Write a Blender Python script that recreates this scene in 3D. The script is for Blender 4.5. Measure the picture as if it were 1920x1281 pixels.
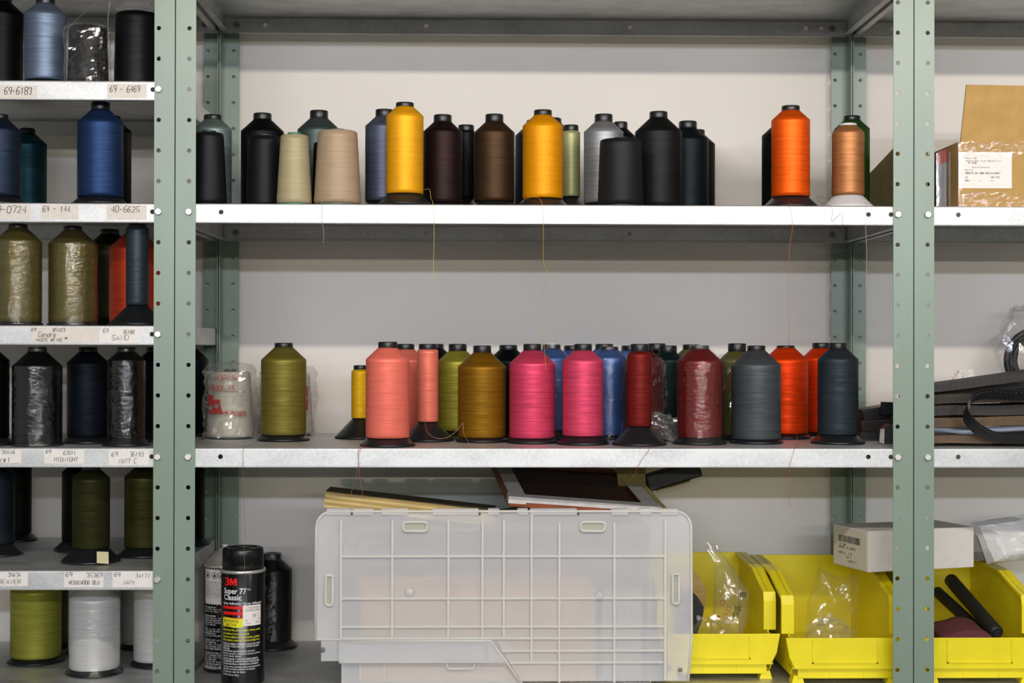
import bpy, bmesh, math, random
from mathutils import Vector, Matrix, noise
random.seed(7)
for o in list(bpy.data.objects): bpy.data.objects.remove(o)
S = bpy.context.scene
COL = S.collection
PI = math.pi

# ------------------------------------------------------------------ camera
Z0 = 1.60                                    # height of the bolt row of the middle bay's upper shelf
CAM = Vector((0.5072, -2.54856, Z0 - 0.22602))
FPX = 2869.64
RGT = Vector((0.99979, -0.02064, 0.00188))
DWN = Vector((0.00198, 0.00461, -0.99999))
FWD = Vector((0.02063, 0.99978, 0.00465))
cd = bpy.data.cameras.new('camera'); cam = bpy.data.objects.new('camera', cd); COL.objects.link(cam)
cd.sensor_width = 36; cd.lens = FPX * 36 / 1920; cd.clip_start = .05
M = Matrix.Identity(4)
for i in range(3):
    M[i][0] = RGT[i]; M[i][1] = -DWN[i]; M[i][2] = -FWD[i]; M[i][3] = CAM[i]
cam.matrix_world = M
S.camera = cam

# ------------------------------------------------------------------ world, lights, exposure
S.view_settings.view_transform = 'Standard'; S.view_settings.look = 'None'
S.view_settings.exposure = 0.0; S.view_settings.gamma = 1
S.view_settings.use_curve_mapping = False
w = bpy.data.worlds.new('room_light'); S.world = w; w.use_nodes = True
w.node_tree.nodes['Background'].inputs[0].default_value = (.98, 1.0, .90, 1)
w.node_tree.nodes['Background'].inputs[1].default_value = 0.33
CEIL = 2.46
LIGHTS = [(-1.41, 2.215, .95, 2.6, .03, 23.0, (1, .90, .80)), (-4.80, 2.19, .8, 4.6, .06, 86.0, (.76, .82, 1)), (-8.30, 2.19, .8, 4.6, .06, 110.0, (1, .95, .82))]
for (ly, lz, lx, ll, lw_, pw, lc) in LIGHTS:
    a = bpy.data.lights.new('tube_light', 'AREA'); a.shape = 'RECTANGLE'; a.size = ll; a.size_y = lw_
    a.energy = pw; a.color = lc
    o = bpy.data.objects.new('tube_light', a); COL.objects.link(o)
    o.location = (lx, ly, lz - .02)
    d = Vector((0, .45 - ly, 1.4 - lz)); o.rotation_euler = d.to_track_quat('-Z', 'Y').to_euler()

# ------------------------------------------------------------------ helpers
def at(px, py, Y):
    r = FWD + RGT * ((px - 960) / FPX) + DWN * ((py - 640.5) / FPX)
    return CAM + r * ((Y - CAM.y) / r.y)
def atz(px, py, Z):
    r = FWD + RGT * ((px - 960) / FPX) + DWN * ((py - 640.5) / FPX)
    return CAM + r * ((Z - CAM.z) / r.z)
def mpp(Y): return (Y - CAM.y) / FPX           # metres per pixel at depth Y
def lin(h, k=1.0):
    h = h.lstrip('#'); v = [int(h[i:i + 2], 16) / 255 for i in (0, 2, 4)]
    return tuple(min(1, k * (c / 12.92 if c <= .04045 else ((c + .055) / 1.055) ** 2.4)) for c in v) + (1,)

class MB:
    def __init__(s): s.v = []; s.f = []; s.m = []; s.sm = []
    def add(s, vs, fs, mi=0, smooth=False):
        n = len(s.v); s.v += [tuple(v) for v in vs]
        for f in fs: s.f.append(tuple(n + i for i in f)); s.m.append(mi); s.sm.append(smooth)
        return s
    def box(s, a, b, mi=0):
        (x0, y0, z0), (x1, y1, z1) = a, b
        return s.add([(x0,y0,z0),(x1,y0,z0),(x1,y1,z0),(x0,y1,z0),(x0,y0,z1),(x1,y0,z1),(x1,y1,z1),(x0,y1,z1)],
                     [(0,3,2,1),(4,5,6,7),(0,1,5,4),(1,2,6,5),(2,3,7,6),(3,0,4,7)], mi)
    def lathe(s, prof, n=40, mi=0, smooth=True, jit=None, c=(0, 0)):
        vs = []; fs = []; k = len(prof)
        for j, (r, z) in enumerate(prof):
            for i in range(n):
                t = 2 * PI * i / n; rr = r
                if jit: rr = r + jit(t, z, r)
                vs.append((c[0] + rr * math.cos(t), c[1] + rr * math.sin(t), z))
        for j in range(k - 1):
            for i in range(n):
                i2 = (i + 1) % n
                fs.append((j * n + i, j * n + i2, (j + 1) * n + i2, (j + 1) * n + i))
        s.add(vs, fs, mi, smooth)
        n0 = len(s.v) - len(vs)
        for j, flip in ((0, True), (k - 1, False)):
            if prof[j][0] > 1e-5:
                ring = [n0 + j * n + i for i in range(n)]
                s.f.append(tuple(reversed(ring)) if flip else tuple(ring)); s.m.append(mi); s.sm.append(False)
        return s
    def prism(s, poly, y0, y1, mi=0, axes='xzy'):
        # poly in plane (a,b), extruded along third axis
        n = len(poly); vs = []
        for q in (y0, y1):
            for (a, b) in poly:
                d = {axes[0]: a, axes[1]: b, axes[2]: q}; vs.append((d['x'], d['y'], d['z']))
        fs = [tuple(range(n)), tuple(range(2 * n - 1, n - 1, -1))]
        for i in range(n):
            j = (i + 1) % n; fs.append((i, i + n, j + n, j))
        return s.add(vs, fs, mi)
    def tube(s, pts, r, n=6, mi=0, smooth=True, caps=True):
        pts = [Vector(p) for p in pts]; vs = []; fs = []
        up = Vector((0, 0, 1)); prev = None
        for i, p in enumerate(pts):
            t = (pts[min(i + 1, len(pts) - 1)] - pts[max(i - 1, 0)]).normalized()
            if prev is None:
                a = t.cross(up)
                if a.length < .1: a = t.cross(Vector((1, 0, 0)))
                a.normalize()
            else:
                a = (prev - t * prev.dot(t)).normalized()
            prev = a; b = t.cross(a)
            rr = r[i] if isinstance(r, (list, tuple)) else r
            for k in range(n):
                q = 2 * PI * k / n; vs.append(p + (a * math.cos(q) + b * math.sin(q)) * rr)
        for i in range(len(pts) - 1):
            for k in range(n):
                k2 = (k + 1) % n; fs.append((i * n + k, i * n + k2, (i + 1) * n + k2, (i + 1) * n + k))
        s.add(vs, fs, mi, smooth)
        if caps:
            m = len(s.v) - len(vs); L = len(vs)
            s.f.append(tuple(m + i for i in reversed(range(n)))); s.m.append(mi); s.sm.append(False)
            s.f.append(tuple(m + L - n + i for i in range(n))); s.m.append(mi); s.sm.append(False)
        return s
    def plate(s, cells, t, put, mi=0, nseg=16):
        """cells: (a0,a1,b0,b1,hole or None); put(a,b,d)->xyz with d=0 front, d=t back"""
        for (a0, a1, b0, b1, h) in cells:
            if h is None:
                vs = [put(a, b, d) for d in (0, t) for (a, b) in ((a0,b0),(a1,b0),(a1,b1),(a0,b1))]
                s.add(vs, [(0,1,2,3),(7,6,5,4),(0,4,5,1),(1,5,6,2),(2,6,7,3),(3,7,4,0)], mi); continue
            ha, hb, hr = h
            ang = [2 * PI * i / nseg for i in range(nseg)]
            for (a, b) in ((a0,b0),(a1,b0),(a1,b1),(a0,b1)): ang.append(math.atan2(b - hb, a - ha) % (2 * PI))
            ang = sorted(set(round(x, 6) for x in ang)); n = len(ang); ci = []; ou = []
            for x in ang:
                c, q = math.cos(x), math.sin(x); ci.append((ha + hr * c, hb + hr * q)); k = 1e9
                if c > 1e-9: k = min(k, (a1 - ha) / c)
                if c < -1e-9: k = min(k, (a0 - ha) / c)
                if q > 1e-9: k = min(k, (b1 - hb) / q)
                if q < -1e-9: k = min(k, (b0 - hb) / q)
                ou.append((ha + k * c, hb + k * q))
            vs = [put(a, b, d) for d in (0, t) for ring in (ci, ou) for (a, b) in ring]; fs = []
            for i in range(n):
                j = (i + 1) % n
                fs += [(n + i, n + j, j, i), (2 * n + i, 2 * n + j, 3 * n + j, 3 * n + i),
                       (i, j, 2 * n + j, 2 * n + i), (n + j, n + i, 3 * n + i, 3 * n + j)]
            s.add(vs, fs, mi)
        return s
    def mesh(s, name, mats, bevel=0, recalc=True):
        me = bpy.data.meshes.new(name); me.from_pydata(s.v, [], s.f)
        for m in (mats if isinstance(mats, (list, tuple)) else [mats]): me.materials.append(m)
        me.polygons.foreach_set('material_index', s.m); me.polygons.foreach_set('use_smooth', s.sm)
        if recalc or bevel:
            bm = bmesh.new(); bm.from_mesh(me)
            if bevel:
                bmesh.ops.remove_doubles(bm, verts=bm.verts, dist=1e-6)
            bmesh.ops.recalc_face_normals(bm, faces=bm.faces)
            if bevel:
                es = [e for e in bm.edges if len(e.link_faces) == 2 and e.calc_face_angle(0) > .7]
                bmesh.ops.bevel(bm, geom=es, offset=bevel, segments=2, affect='EDGES', profile=.5, clamp_overlap=True)
            bm.to_mesh(me); bm.free()
        me.update(); return me
    def build(s, name, mats, parent=None, loc=None, bevel=0, recalc=True):
        return place(name, s.mesh(name, mats, bevel, recalc), parent, loc)

def place(name, me, parent=None, loc=None, rot=None):
    o = bpy.data.objects.new(name, me); COL.objects.link(o)
    if parent is not None: o.parent = parent
    if loc is not None: o.location = loc
    if rot is not None: o.rotation_euler = rot
    return o
def thing(name, label, cat, loc=(0, 0, 0), rz=0, group=None):
    o = place(name, None, None, loc, (0, 0, rz)); o.empty_display_size = .02
    return tag(o, label, cat, group)
def tag(o, label, cat, group=None):
    o['label'] = label; o['category'] = cat
    if group: o['group'] = group
    return o
def struct(o): o['kind'] = 'structure'; return o

# ------------------------------------------------------------------ materials
MATS = {}
def newmat(name):
    m = bpy.data.materials.new(name); m.use_nodes = True
    return m, m.node_tree, m.node_tree.nodes['Principled BSDF']
def N(nt, t, **kw):
    n = nt.nodes.new(t)
    for k, v in kw.items():
        if k in n.inputs: n.inputs[k].default_value = v
        else: setattr(n, k, v)
    return n
def ncoord(nt, scale=(1, 1, 1), rot=(0, 0, 0)):
    tc = nt.nodes.new('ShaderNodeTexCoord'); mp = N(nt, 'ShaderNodeMapping')
    mp.inputs['Scale'].default_value = scale; mp.inputs['Rotation'].default_value = rot
    nt.links.new(tc.outputs['Object'], mp.inputs['Vector']); return mp.outputs[0]
def vary(nt, bs, col, amt, nz, lo=.35, hi=.65, tint=None):
    """base colour = col +- amt following a noise output"""
    rp = nt.nodes.new('ShaderNodeValToRGB'); e = rp.color_ramp.elements
    e[0].position = lo; e[1].position = hi
    t = tint or (1, 1, 1)
    e[0].color = tuple(max(0, c * (1 - amt)) * q for c, q in zip(col[:3], t)) + (1,)
    e[1].color = tuple(min(1, c * (1 + amt)) for c in col[:3]) + (1,)
    nt.links.new(nz, rp.inputs[0]); nt.links.new(rp.outputs[0], bs.inputs['Base Color']); return rp
def bump(nt, bs, src, strength, dist):
    b = N(nt, 'ShaderNodeBump', Strength=strength, Distance=dist)
    nt.links.new(src, b.inputs['Height']); nt.links.new(b.outputs[0], bs.inputs['Normal']); return b

def simple(name, hexc, rough=.5, metal=0, amt=.06, scale=60, bmp=0, spec=.5, k=1.0, stretch=(1, 1, 1)):
    key = (name,)
    if key in MATS: return MATS[key]
    m, nt, bs = newmat(name); c = lin(hexc, k)
    nz = N(nt, 'ShaderNodeTexNoise', Scale=scale, Detail=4.0); nt.links.new(ncoord(nt, stretch), nz.inputs['Vector'])
    vary(nt, bs, c, amt, nz.outputs[0])
    bs.inputs['Roughness'].default_value = rough; bs.inputs['Metallic'].default_value = metal
    bs.inputs['Specular IOR Level'].default_value = spec
    if bmp: bump(nt, bs, nz.outputs[0], bmp, .001)
    MATS[key] = m; return m

def thread_mat(hexc, metal=.50):
    key = ('thread', hexc, metal)
    if key in MATS: return MATS[key]
    m, nt, bs = newmat('thread_' + hexc.strip('#')); c = lin(hexc, 1.0)
    lum = .3 * c[0] + .6 * c[1] + .1 * c[2]
    kk = .45 if lum < .022 else (.66 if lum < .06 else .84); c = tuple(x * kk for x in c[:3]) + (1,)
    n1 = N(nt, 'ShaderNodeTexNoise', Scale=1.0, Detail=2.0); nt.links.new(ncoord(nt, (9, 9, 620), (.012, .02, 0)), n1.inputs['Vector'])
    n2 = N(nt, 'ShaderNodeTexNoise', Scale=1.0, Detail=3.0); nt.links.new(ncoord(nt, (14, 14, 190), (.05, -.04, 0)), n2.inputs['Vector'])
    mx = N(nt, 'ShaderNodeMath', operation='ADD'); nt.links.new(n1.outputs[0], mx.inputs[0]); nt.links.new(n2.outputs[0], mx.inputs[1])
    h = N(nt, 'ShaderNodeMath', operation='MULTIPLY'); h.inputs[1].default_value = .5; nt.links.new(mx.outputs[0], h.inputs[0])
    vary(nt, bs, c, .17 if lum < .3 else .08, h.outputs[0], .36, .62)
    bump(nt, bs, h.outputs[0], .35, .0006)
    lum = .3 * c[0] + .6 * c[1] + .1 * c[2]
    bs.inputs['Roughness'].default_value = .40; bs.inputs['Metallic'].default_value = metal if lum < .3 else metal * .5
    bs.inputs['Specular IOR Level'].default_value = .12
    bs.inputs['Anisotropic'].default_value = .7
    tg = N(nt, 'ShaderNodeTangent', direction_type='RADIAL', axis='Z'); nt.links.new(tg.outputs[0], bs.inputs['Tangent'])
    MATS[key] = m; return m

def film_mat(name, amount=.16, rough=.12, scale=(60, 60, 60), strength=.6, tint=(1, 1, 1), haze=.0, dist=.004, edge=.22):
    key = (name,)
    if key in MATS: return MATS[key]
    m, nt, bs = newmat(name); nt.nodes.remove(bs); out = nt.nodes['Material Output']
    tr = N(nt, 'ShaderNodeBsdfTransparent', Color=tint + (1,)); gl = N(nt, 'ShaderNodeBsdfGlossy', Roughness=rough)
    df = N(nt, 'ShaderNodeBsdfDiffuse', Color=(.85, .85, .83, 1))
    nz = N(nt, 'ShaderNodeTexNoise', Scale=1.0, Detail=5.0, Roughness=.6); nt.links.new(ncoord(nt, scale), nz.inputs['Vector'])
    b = N(nt, 'ShaderNodeBump', Strength=strength, Distance=dist); nt.links.new(nz.outputs[0], b.inputs['Height'])
    nt.links.new(b.outputs[0], gl.inputs['Normal'])
    lw = N(nt, 'ShaderNodeLayerWeight', Blend=.35)
    mu = N(nt, 'ShaderNodeMath', operation='MULTIPLY_ADD'); mu.inputs[1].default_value = edge; mu.inputs[2].default_value = amount
    nt.links.new(lw.outputs['Facing'], mu.inputs[0])
    m1 = nt.nodes.new('ShaderNodeMixShader'); m1.inputs[0].default_value = haze
    nt.links.new(tr.outputs[0], m1.inputs[1]); nt.links.new(df.outputs[0], m1.inputs[2])
    m2 = nt.nodes.new('ShaderNodeMixShader'); nt.links.new(mu.outputs[0], m2.inputs[0])
    nt.links.new(m1.outputs[0], m2.inputs[1]); nt.links.new(gl.outputs[0], m2.inputs[2])
    nt.links.new(m2.outputs[0], out.inputs['Surface']); MATS[key] = m; return m

def milky(name, col, trans, rough, tr=.12):
    m, nt, bs = newmat(name); out = nt.nodes['Material Output']
    bs.inputs['Base Color'].default_value = col; bs.inputs['Roughness'].default_value = rough
    bs.inputs['Transmission Weight'].default_value = trans; bs.inputs['IOR'].default_value = 1.12
    bs.inputs['Specular IOR Level'].default_value = .4
    tp = N(nt, 'ShaderNodeBsdfTransparent', Color=(.95, .96, .96, 1)); mx = nt.nodes.new('ShaderNodeMixShader'); mx.inputs[0].default_value = tr
    nt.links.new(bs.outputs[0], mx.inputs[1]); nt.links.new(tp.outputs[0], mx.inputs[2]); nt.links.new(mx.outputs[0], out.inputs['Surface'])
    return m

def galv_mat():
    m, nt, bs = newmat('galvanised_steel')
    vo = N(nt, 'ShaderNodeTexVoronoi', Scale=190.0); nt.links.new(ncoord(nt), vo.inputs['Vector'])
    nz = N(nt, 'ShaderNodeTexNoise', Scale=26.0, Detail=5.0); nt.links.new(ncoord(nt, (.5, 1, 1)), nz.inputs['Vector'])
    ad = N(nt, 'ShaderNodeMath', operation='MULTIPLY_ADD'); ad.inputs[1].default_value = .28
    nt.links.new(vo.outputs['Distance'], ad.inputs[0]); nt.links.new(nz.outputs[0], ad.inputs[2])
    vary(nt, bs, (.545, .55, .545), .18, ad.outputs[0], .3, .75)
    bs.inputs['Metallic'].default_value = .93
    mr = N(nt, 'ShaderNodeMapRange'); mr.inputs['To Min'].default_value = .46; mr.inputs['To Max'].default_value = .58
    nt.links.new(nz.outputs[0], mr.inputs['Value']); nt.links.new(mr.outputs[0], bs.inputs['Roughness'])
    bump(nt, bs, nz.outputs[0], .08, .0008); return m
GALV = galv_mat()
def green_mat():
    m, nt, bs = newmat('green_enamel')
    nz = N(nt, 'ShaderNodeTexNoise', Scale=9.0, Detail=6.0); nt.links.new(ncoord(nt, (1, 1, .25)), nz.inputs['Vector'])
    vary(nt, bs, lin('#788b7b'), .07, nz.outputs[0]); bs.inputs['Roughness'].default_value = .36; bs.inputs['Specular IOR Level'].default_value = .7
    n2 = N(nt, 'ShaderNodeTexNoise', Scale=420.0); nt.links.new(ncoord(nt), n2.inputs['Vector']); bump(nt, bs, n2.outputs[0], .05, .0004)
    return m
GREEN = green_mat()
PLASTIC_BLK = simple('black_spool_plastic', '#15171a', .34, amt=.05)
PLASTIC_WHT = simple('white_spool_plastic', '#c9c9cb', .4, amt=.03)
BOLT = simple('zinc_bolt', '#cfcdc8', .33, metal=.8, amt=.08)
INK = simple('black_ink', '#1b1b1d', .7, amt=.02)
INK_RED = simple('red_ink', '#9c2f30', .6, amt=.03)
PAPER = simple('paper_label', '#d9d2c9', .8, amt=.03, scale=120)
PAPER_W = simple('white_label', '#e6e2dc', .75, amt=.02, scale=120)
KRAFT = simple('kraft_cardboard', '#b08d52', .85, amt=.07, scale=35, bmp=.1)
CHIP = simple('olive_chipboard', '#7d7140', .85, amt=.08, scale=50, bmp=.1)
WHITE_CARD = simple('white_card', '#d8d4cc', .75, amt=.03)
BLACK_MATTE = simple('black_matte', '#101214', .55, amt=.1)
YEL = simple('yellow_bin_plastic', '#e6d614', .38, amt=.04, scale=20, k=1.05)
WHITE_TAPE = simple('white_tape', '#cfc9c4', .6, amt=.1, scale=45)
REDWOOD = simple('red_wood', '#8a4220', .5, amt=.35, scale=12, stretch=(2, 14, 14))
PLYS = [simple('ply_light', '#cbb377', .7, amt=.12, scale=40, stretch=(.3, 4, 4)), simple('ply_dark', '#a68a4e', .7, amt=.15, scale=40, stretch=(.3, 4, 4))]
OLIVE_BOARD = simple('olive_board', '#4a4322', .6, amt=.2, scale=25)
SHRINK = film_mat('shrink_film', .08, .06, (30, 30, 400), .8, dist=.0006, edge=.05)
BAGF = film_mat('bag_film', .07, .06, (50, 50, 35), .3, dist=.002, haze=.015)
BAGH = film_mat('hazy_bag_film', .08, .07, (45, 45, 35), .3, dist=.002, haze=.05)
TAPE = film_mat('packing_tape', .04, .07, (30, 30, 60), .4, dist=.0015, haze=.0)

# ------------------------------------------------------------------ single-stroke lettering
F = {'0':'1030414536160501 10','1':'152620','2':'051636454400 40','3':'0516364544332333424130 1001','4':'3036024 2','5':'46060333424130 1001',
'6':'46260401103041423313 02','7':'064620','8':'130405163645443313020110304142 33','9':'4323040516364543 30','-':'0333','.':'2021','#':'1016 3036 0444 0242',
'*':'2024 0341 0143',"'":'2624','!':'2622 2120','&':'4005163544012030 42','/':'0046',',':'2110',':':'2425 2122','(':'361430','A':'002640 1232','B':'0006364534034210 00','C':'4536160501103041',
'D':'00062645412000','E':'46060040 0333','F':'460600 0333','G':'453616050110304143 23','H':'0006 4046 0343','I':'2026','J':'4641301001','K':'0006 460340','L':'060040',
'M':'0006234640','N':'00064046','O':'1030414536160501 10','P':'00063645443303','Q':'103041453616050110 2240','R':'0006364544330 3 2340','S':'4536160504134241301001',
'T':'0646 2620','U':'06011030 4146','V':'062046','W':'061023 3046','X':'0046 0640','Y':'062346 2320','Z':'06460040','e':'0242433414030110 3041','n':'0004 033414 34 4340','d':'4640 42341403 01103041','r':'0004 02143445','c':'433414030110 3041','i':'2024 2526','s':'4334140312324130 1001'}
def strokes(ch):
    s = F.get(ch) or F.get(ch.upper())
    if not s: return []
    # tokens were grouped by hand: a blank keeps the pen down only after an odd run
    out = []
    for tok in s.split(' '):
        p = [(int(tok[i]), int(tok[i + 1])) for i in range(0, len(tok) - len(tok) % 2, 2)]
        if len(p) == 1 and out: out[-1].append(p[0])
        elif len(p) > 1: out.append(p)
    return out
F.update({'4':'30360242','R':'00063645443303 2340','0':'103041453616050110','2':'05163645440040','3':'05163645443323 33424130 1001','5':'46060333424130 1001'})
F['3'] = '0516364544332333424130 10'; F['W'] = '0610233046'; F['U'] = '060110304146'; F['(']='361430'
F['n'] = '0004 0314344340'; F['d'] = '4640 423414030110304 1'.replace(' 1', '1'); F['e'] = '02424334140301103041'; F['c'] = '43341403011030 41'
F['B'] = '000636453403 03334241300 0'.replace('0 0', '000')[:-1]; F['B'] = '0006364544330 3'.replace(' ', '') + ' 3342413000'
F['&'] = '400516354401203042'; F['s'] = '43341403123241301001'
def lettering(mb, text, x, z, h, put, wd=None, mi=0, slant=.06, jit=.25, aspect=.62, gap=1.55, width=None):
    """ribbons of ink; put(x,z,d)->xyz where d is height above the surface"""
    ux = h * aspect / 4; uz = h / 6
    n = len(text); total = ux * (n * (4 + gap) - gap)
    if width: ux *= width / total
    wd = wd or h * .085; cx = x
    for ch in text:
        if ch != ' ':
            jz = random.uniform(-jit, jit) * uz; js = 1 + random.uniform(-.1, .1) * (jit > 0)
            for st in strokes(ch):
                pts = [(cx + a * ux * js + b * uz * slant, z + b * uz * js + jz) for a, b in st]
                if len(pts) < 2: continue
                L = []; Rr = []
                for i, p in enumerate(pts):
                    a = pts[max(i - 1, 0)]; b = pts[min(i + 1, len(pts) - 1)]
                    dx, dz = b[0] - a[0], b[1] - a[1]; q = math.hypot(dx, dz) or 1e-9
                    nx, nz_ = -dz / q * wd / 2, dx / q * wd / 2
                    L.append(put(p[0] + nx, p[1] + nz_, 1)); Rr.append(put(p[0] - nx, p[1] - nz_, 1))
                k = len(L); mb.add(L + Rr, [(i, i + 1, k + i + 1, k + i) for i in range(k - 1)], mi)
        cx += ux * (4 + gap)
    return cx
def print_mesh(text, size, bold=.0, sx=1.0, shear=0):
    """flat mesh of set type (x,y in metres, origin at left of the baseline)"""
    cu = bpy.data.curves.new('type', 'FONT'); cu.body = text; cu.size = size; cu.offset = bold; cu.shear = shear; cu.resolution_u = 3
    o = bpy.data.objects.new('type', cu); COL.objects.link(o)
    me = bpy.data.meshes.new_from_object(o.evaluated_get(bpy.context.evaluated_depsgraph_get()))
    vs = [(v.co.x * sx, v.co.y) for v in me.vertices]; fs = [tuple(p.vertices) for p in me.polygons]
    bpy.data.objects.remove(o); bpy.data.curves.remove(cu); bpy.data.meshes.remove(me); return vs, fs

# ------------------------------------------------------------------ the setting
WALLY = .476
def wall_mat():
    m, nt, bs = newmat('painted_wall')
    nz = N(nt, 'ShaderNodeTexNoise', Scale=2.2, Detail=5.0); nt.links.new(ncoord(nt), nz.inputs['Vector'])
    vary(nt, bs, lin('#e3ded6'), .035, nz.outputs[0]); bs.inputs['Roughness'].default_value = .6
    n2 = N(nt, 'ShaderNodeTexNoise', Scale=160.0, Detail=3.0); nt.links.new(ncoord(nt), n2.inputs['Vector']); bump(nt, bs, n2.outputs[0], .08, .0015)
    return m
struct(MB().box((-3.2, WALLY, 0), (4.6, WALLY + .1, CEIL)).build('wall_back', wall_mat()))
struct(MB().box((-3.2, -9.6, -.05), (4.6, WALLY + .1, 0)).build('floor', simple('grey_concrete_floor', '#6d6a66', .6, amt=.1, scale=8)))
struct(MB().box((-3.2, -9.6, CEIL), (4.6, WALLY + .1, CEIL + .05)).build('ceiling', simple('white_ceiling', '#cfccc6', .8, amt=.03)))
HOUS = simple('fixture_enamel', '#d9d7d2', .5, amt=.02)
for i, (ly, lz, lx, ll, lw_, pw, lc) in enumerate(LIGHTS):
    t = thing('ceiling_light', ['long strip light hung from the ceiling nearest the shelves', 'long strip light hung from the ceiling in the middle of the room', 'long strip light hung from the ceiling farthest from the shelves'][i], 'ceiling light', (lx, ly, lz), 0, 'ceiling strip lights')
    MB().box((-ll / 2, -.09, .03), (ll / 2, .09, .075)).build('housing', HOUS, t, bevel=.006)
    MB().box((-.9, -.01, .075), (-.88, .01, CEIL - lz)).build('hanger', BOLT, t); MB().box((.88, -.01, .075), (.9, .01, CEIL - lz)).build('hanger', BOLT, t)

# ------------------------------------------------------------------ shelving
P = .0508; DEP = .457; W = 1.2327
LT, LB = .0145, -.0172                        # lip above and below its bolt row
UP_LO, UP_HI = -20, 12                        # drilled range of the uprights
def zi(i): return Z0 + i * P
def surf(i): return zi(i) + LT + .0004
def upright_mesh(name, fw, hx, right, rear):
    sg = -1 if right else 1
    mb = MB(); put1 = lambda a, b, d: (sg * a, (d if not rear else -d), b)
    cells = [(0, fw, zi(i) - P / 2, zi(i) + P / 2, (hx, zi(i), .0037)) for i in range(UP_LO, UP_HI)]
    cells.append((0, fw, 0, zi(UP_LO) - P / 2, None))
    mb.plate(cells, .0018, put1)
    put2 = lambda a, b, d: (sg * d, (.0018 + a if not rear else -.0018 - a), b)
    cells = [(0, .033, zi(i) - P / 2, zi(i) + P / 2, (.018, zi(i), .0037)) for i in range(UP_LO, UP_HI)] + [(0, .033, 0, zi(UP_LO) - P / 2, None)]
    mb.plate(cells, .0018, put2)
    return mb.mesh(name, GREEN)
UL = [upright_mesh('upright_left', .0335, .0224, False, r) for r in (0, 1)]
UR = [upright_mesh('upright_right', .0335, .0262, True, r) for r in (0, 1)]
def lip_cells(x0, x1, holes):
    hs = sorted(holes); cs = []; cur = x0
    for h in hs:
        cs.append((cur, h - .012, LB, LT - .003, None)); cs.append((h - .012, h + .012, LB, LT - .003, (h, 0, .0040))); cur = h + .012
    cs.append((cur, x1, LB, LT - .003, None)); return cs
def shelf_mesh():
    mb = MB(); x0, x1 = .0045, W - .0045; y0, y1 = .0030, DEP - .0030; t = .0012; r = .003
    mb.box((x0, y0 + r, LT - t), (x1, y1 - r, LT))
    for (yy, sg, holes) in ((y0, 1, (.014, .0375 + .0385, W - .0755, W - .0375)), (y1, -1, (.085, .40, .80, W - .085, W - .055))):
        put = lambda a, b, d, yy=yy, sg=sg: (a, yy + sg * d, b)
        mb.plate(lip_cells(x0, x1, holes), t, put)
        # folded top edge and the hem underneath
        arc = [(yy + sg * (r - r * math.cos(k * PI / 8)), LT - r + r * math.sin(k * PI / 8)) for k in range(5)]
        inn = [(yy + sg * (r - (r - t) * math.cos(k * PI / 8)), LT - r + (r - t) * math.sin(k * PI / 8)) for k in range(5)]
        mb.prism(arc + inn[::-1], x0, x1, axes='yzx')
        a, b = sorted((yy, yy + sg * .012)); mb.box((x0 + .02, a, LB - .0004), (x1 - .02, b, LB + t))
    for xx, sg in ((x0, 1), (x1, -1)):
        a, b = sorted((xx, xx + sg * t)); mb.box((a, y0 + .012, LB), (b, y1 - .012, LT - t))
        a, b = sorted((xx, xx + sg * .012)); mb.box((a, y0 + .02, LB - .0002), (b, y1 - .02, LB + t))
    # stiffening channel under the pan
    return mb.mesh('shelf_pan', GALV)
SHELF = shelf_mesh()
bm_ = MB().lathe([(.0001, -.0045), (.0052, -.0045), (.0062, -.0038), (.0062, 0), (.0001, 0)], n=6, smooth=False)
bm_.v = [(x, z, y) for x, y, z in bm_.v]; BOLTM = bm_.mesh('bolt', BOLT)
nb = MB().lathe([(.0001, -.006), (.0035, -.006), (.0035, -.004), (.006, -.004), (.006, 0), (.0001, 0)], n=8, smooth=False)
nb.v = [(x, z, y) for x, y, z in nb.v]; NUTM = nb.mesh('nut', simple('dull_zinc', '#8b8a86', .35, metal=.9))
def unit(x0, idxs, label):
    u = thing('steel_shelving_unit', label, 'shelving unit', (x0, 0, 0)); sh = {}
    for rear in (0, 1):
        yy = DEP if rear else 0
        place('upright', UL[rear], u, (.0009, yy, 0)); place('upright', UR[rear], u, (W - .0009, yy, 0))
    for i in idxs:
        s = place('shelf', SHELF, u, (0, 0, zi(i))); sh[i] = s
        for bx in (.0233, W - .0271):
            b = place('bolt', BOLTM, u, (bx, 0, zi(i))); b.rotation_euler = (0, random.uniform(0, 1), 0)
            place('nut', NUTM, u, (bx + (.006 if bx < .5 else -.006), DEP - .0045, zi(i)))
    return u, sh
uL, shL = unit(-W, (8, 4, 0, -4, -8, -12, -16, -24), 'green and galvanised steel shelving bay on the left with handwritten shelf labels')
uC, shC = unit(0, (8, 0, -8, -16, -24), 'wide middle bay of green and galvanised steel shelving without shelf labels')
uR, shR = unit(W, (8, 0, -8, -16, -24), 'green and galvanised steel shelving bay on the right holding boxes and belts')

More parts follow.
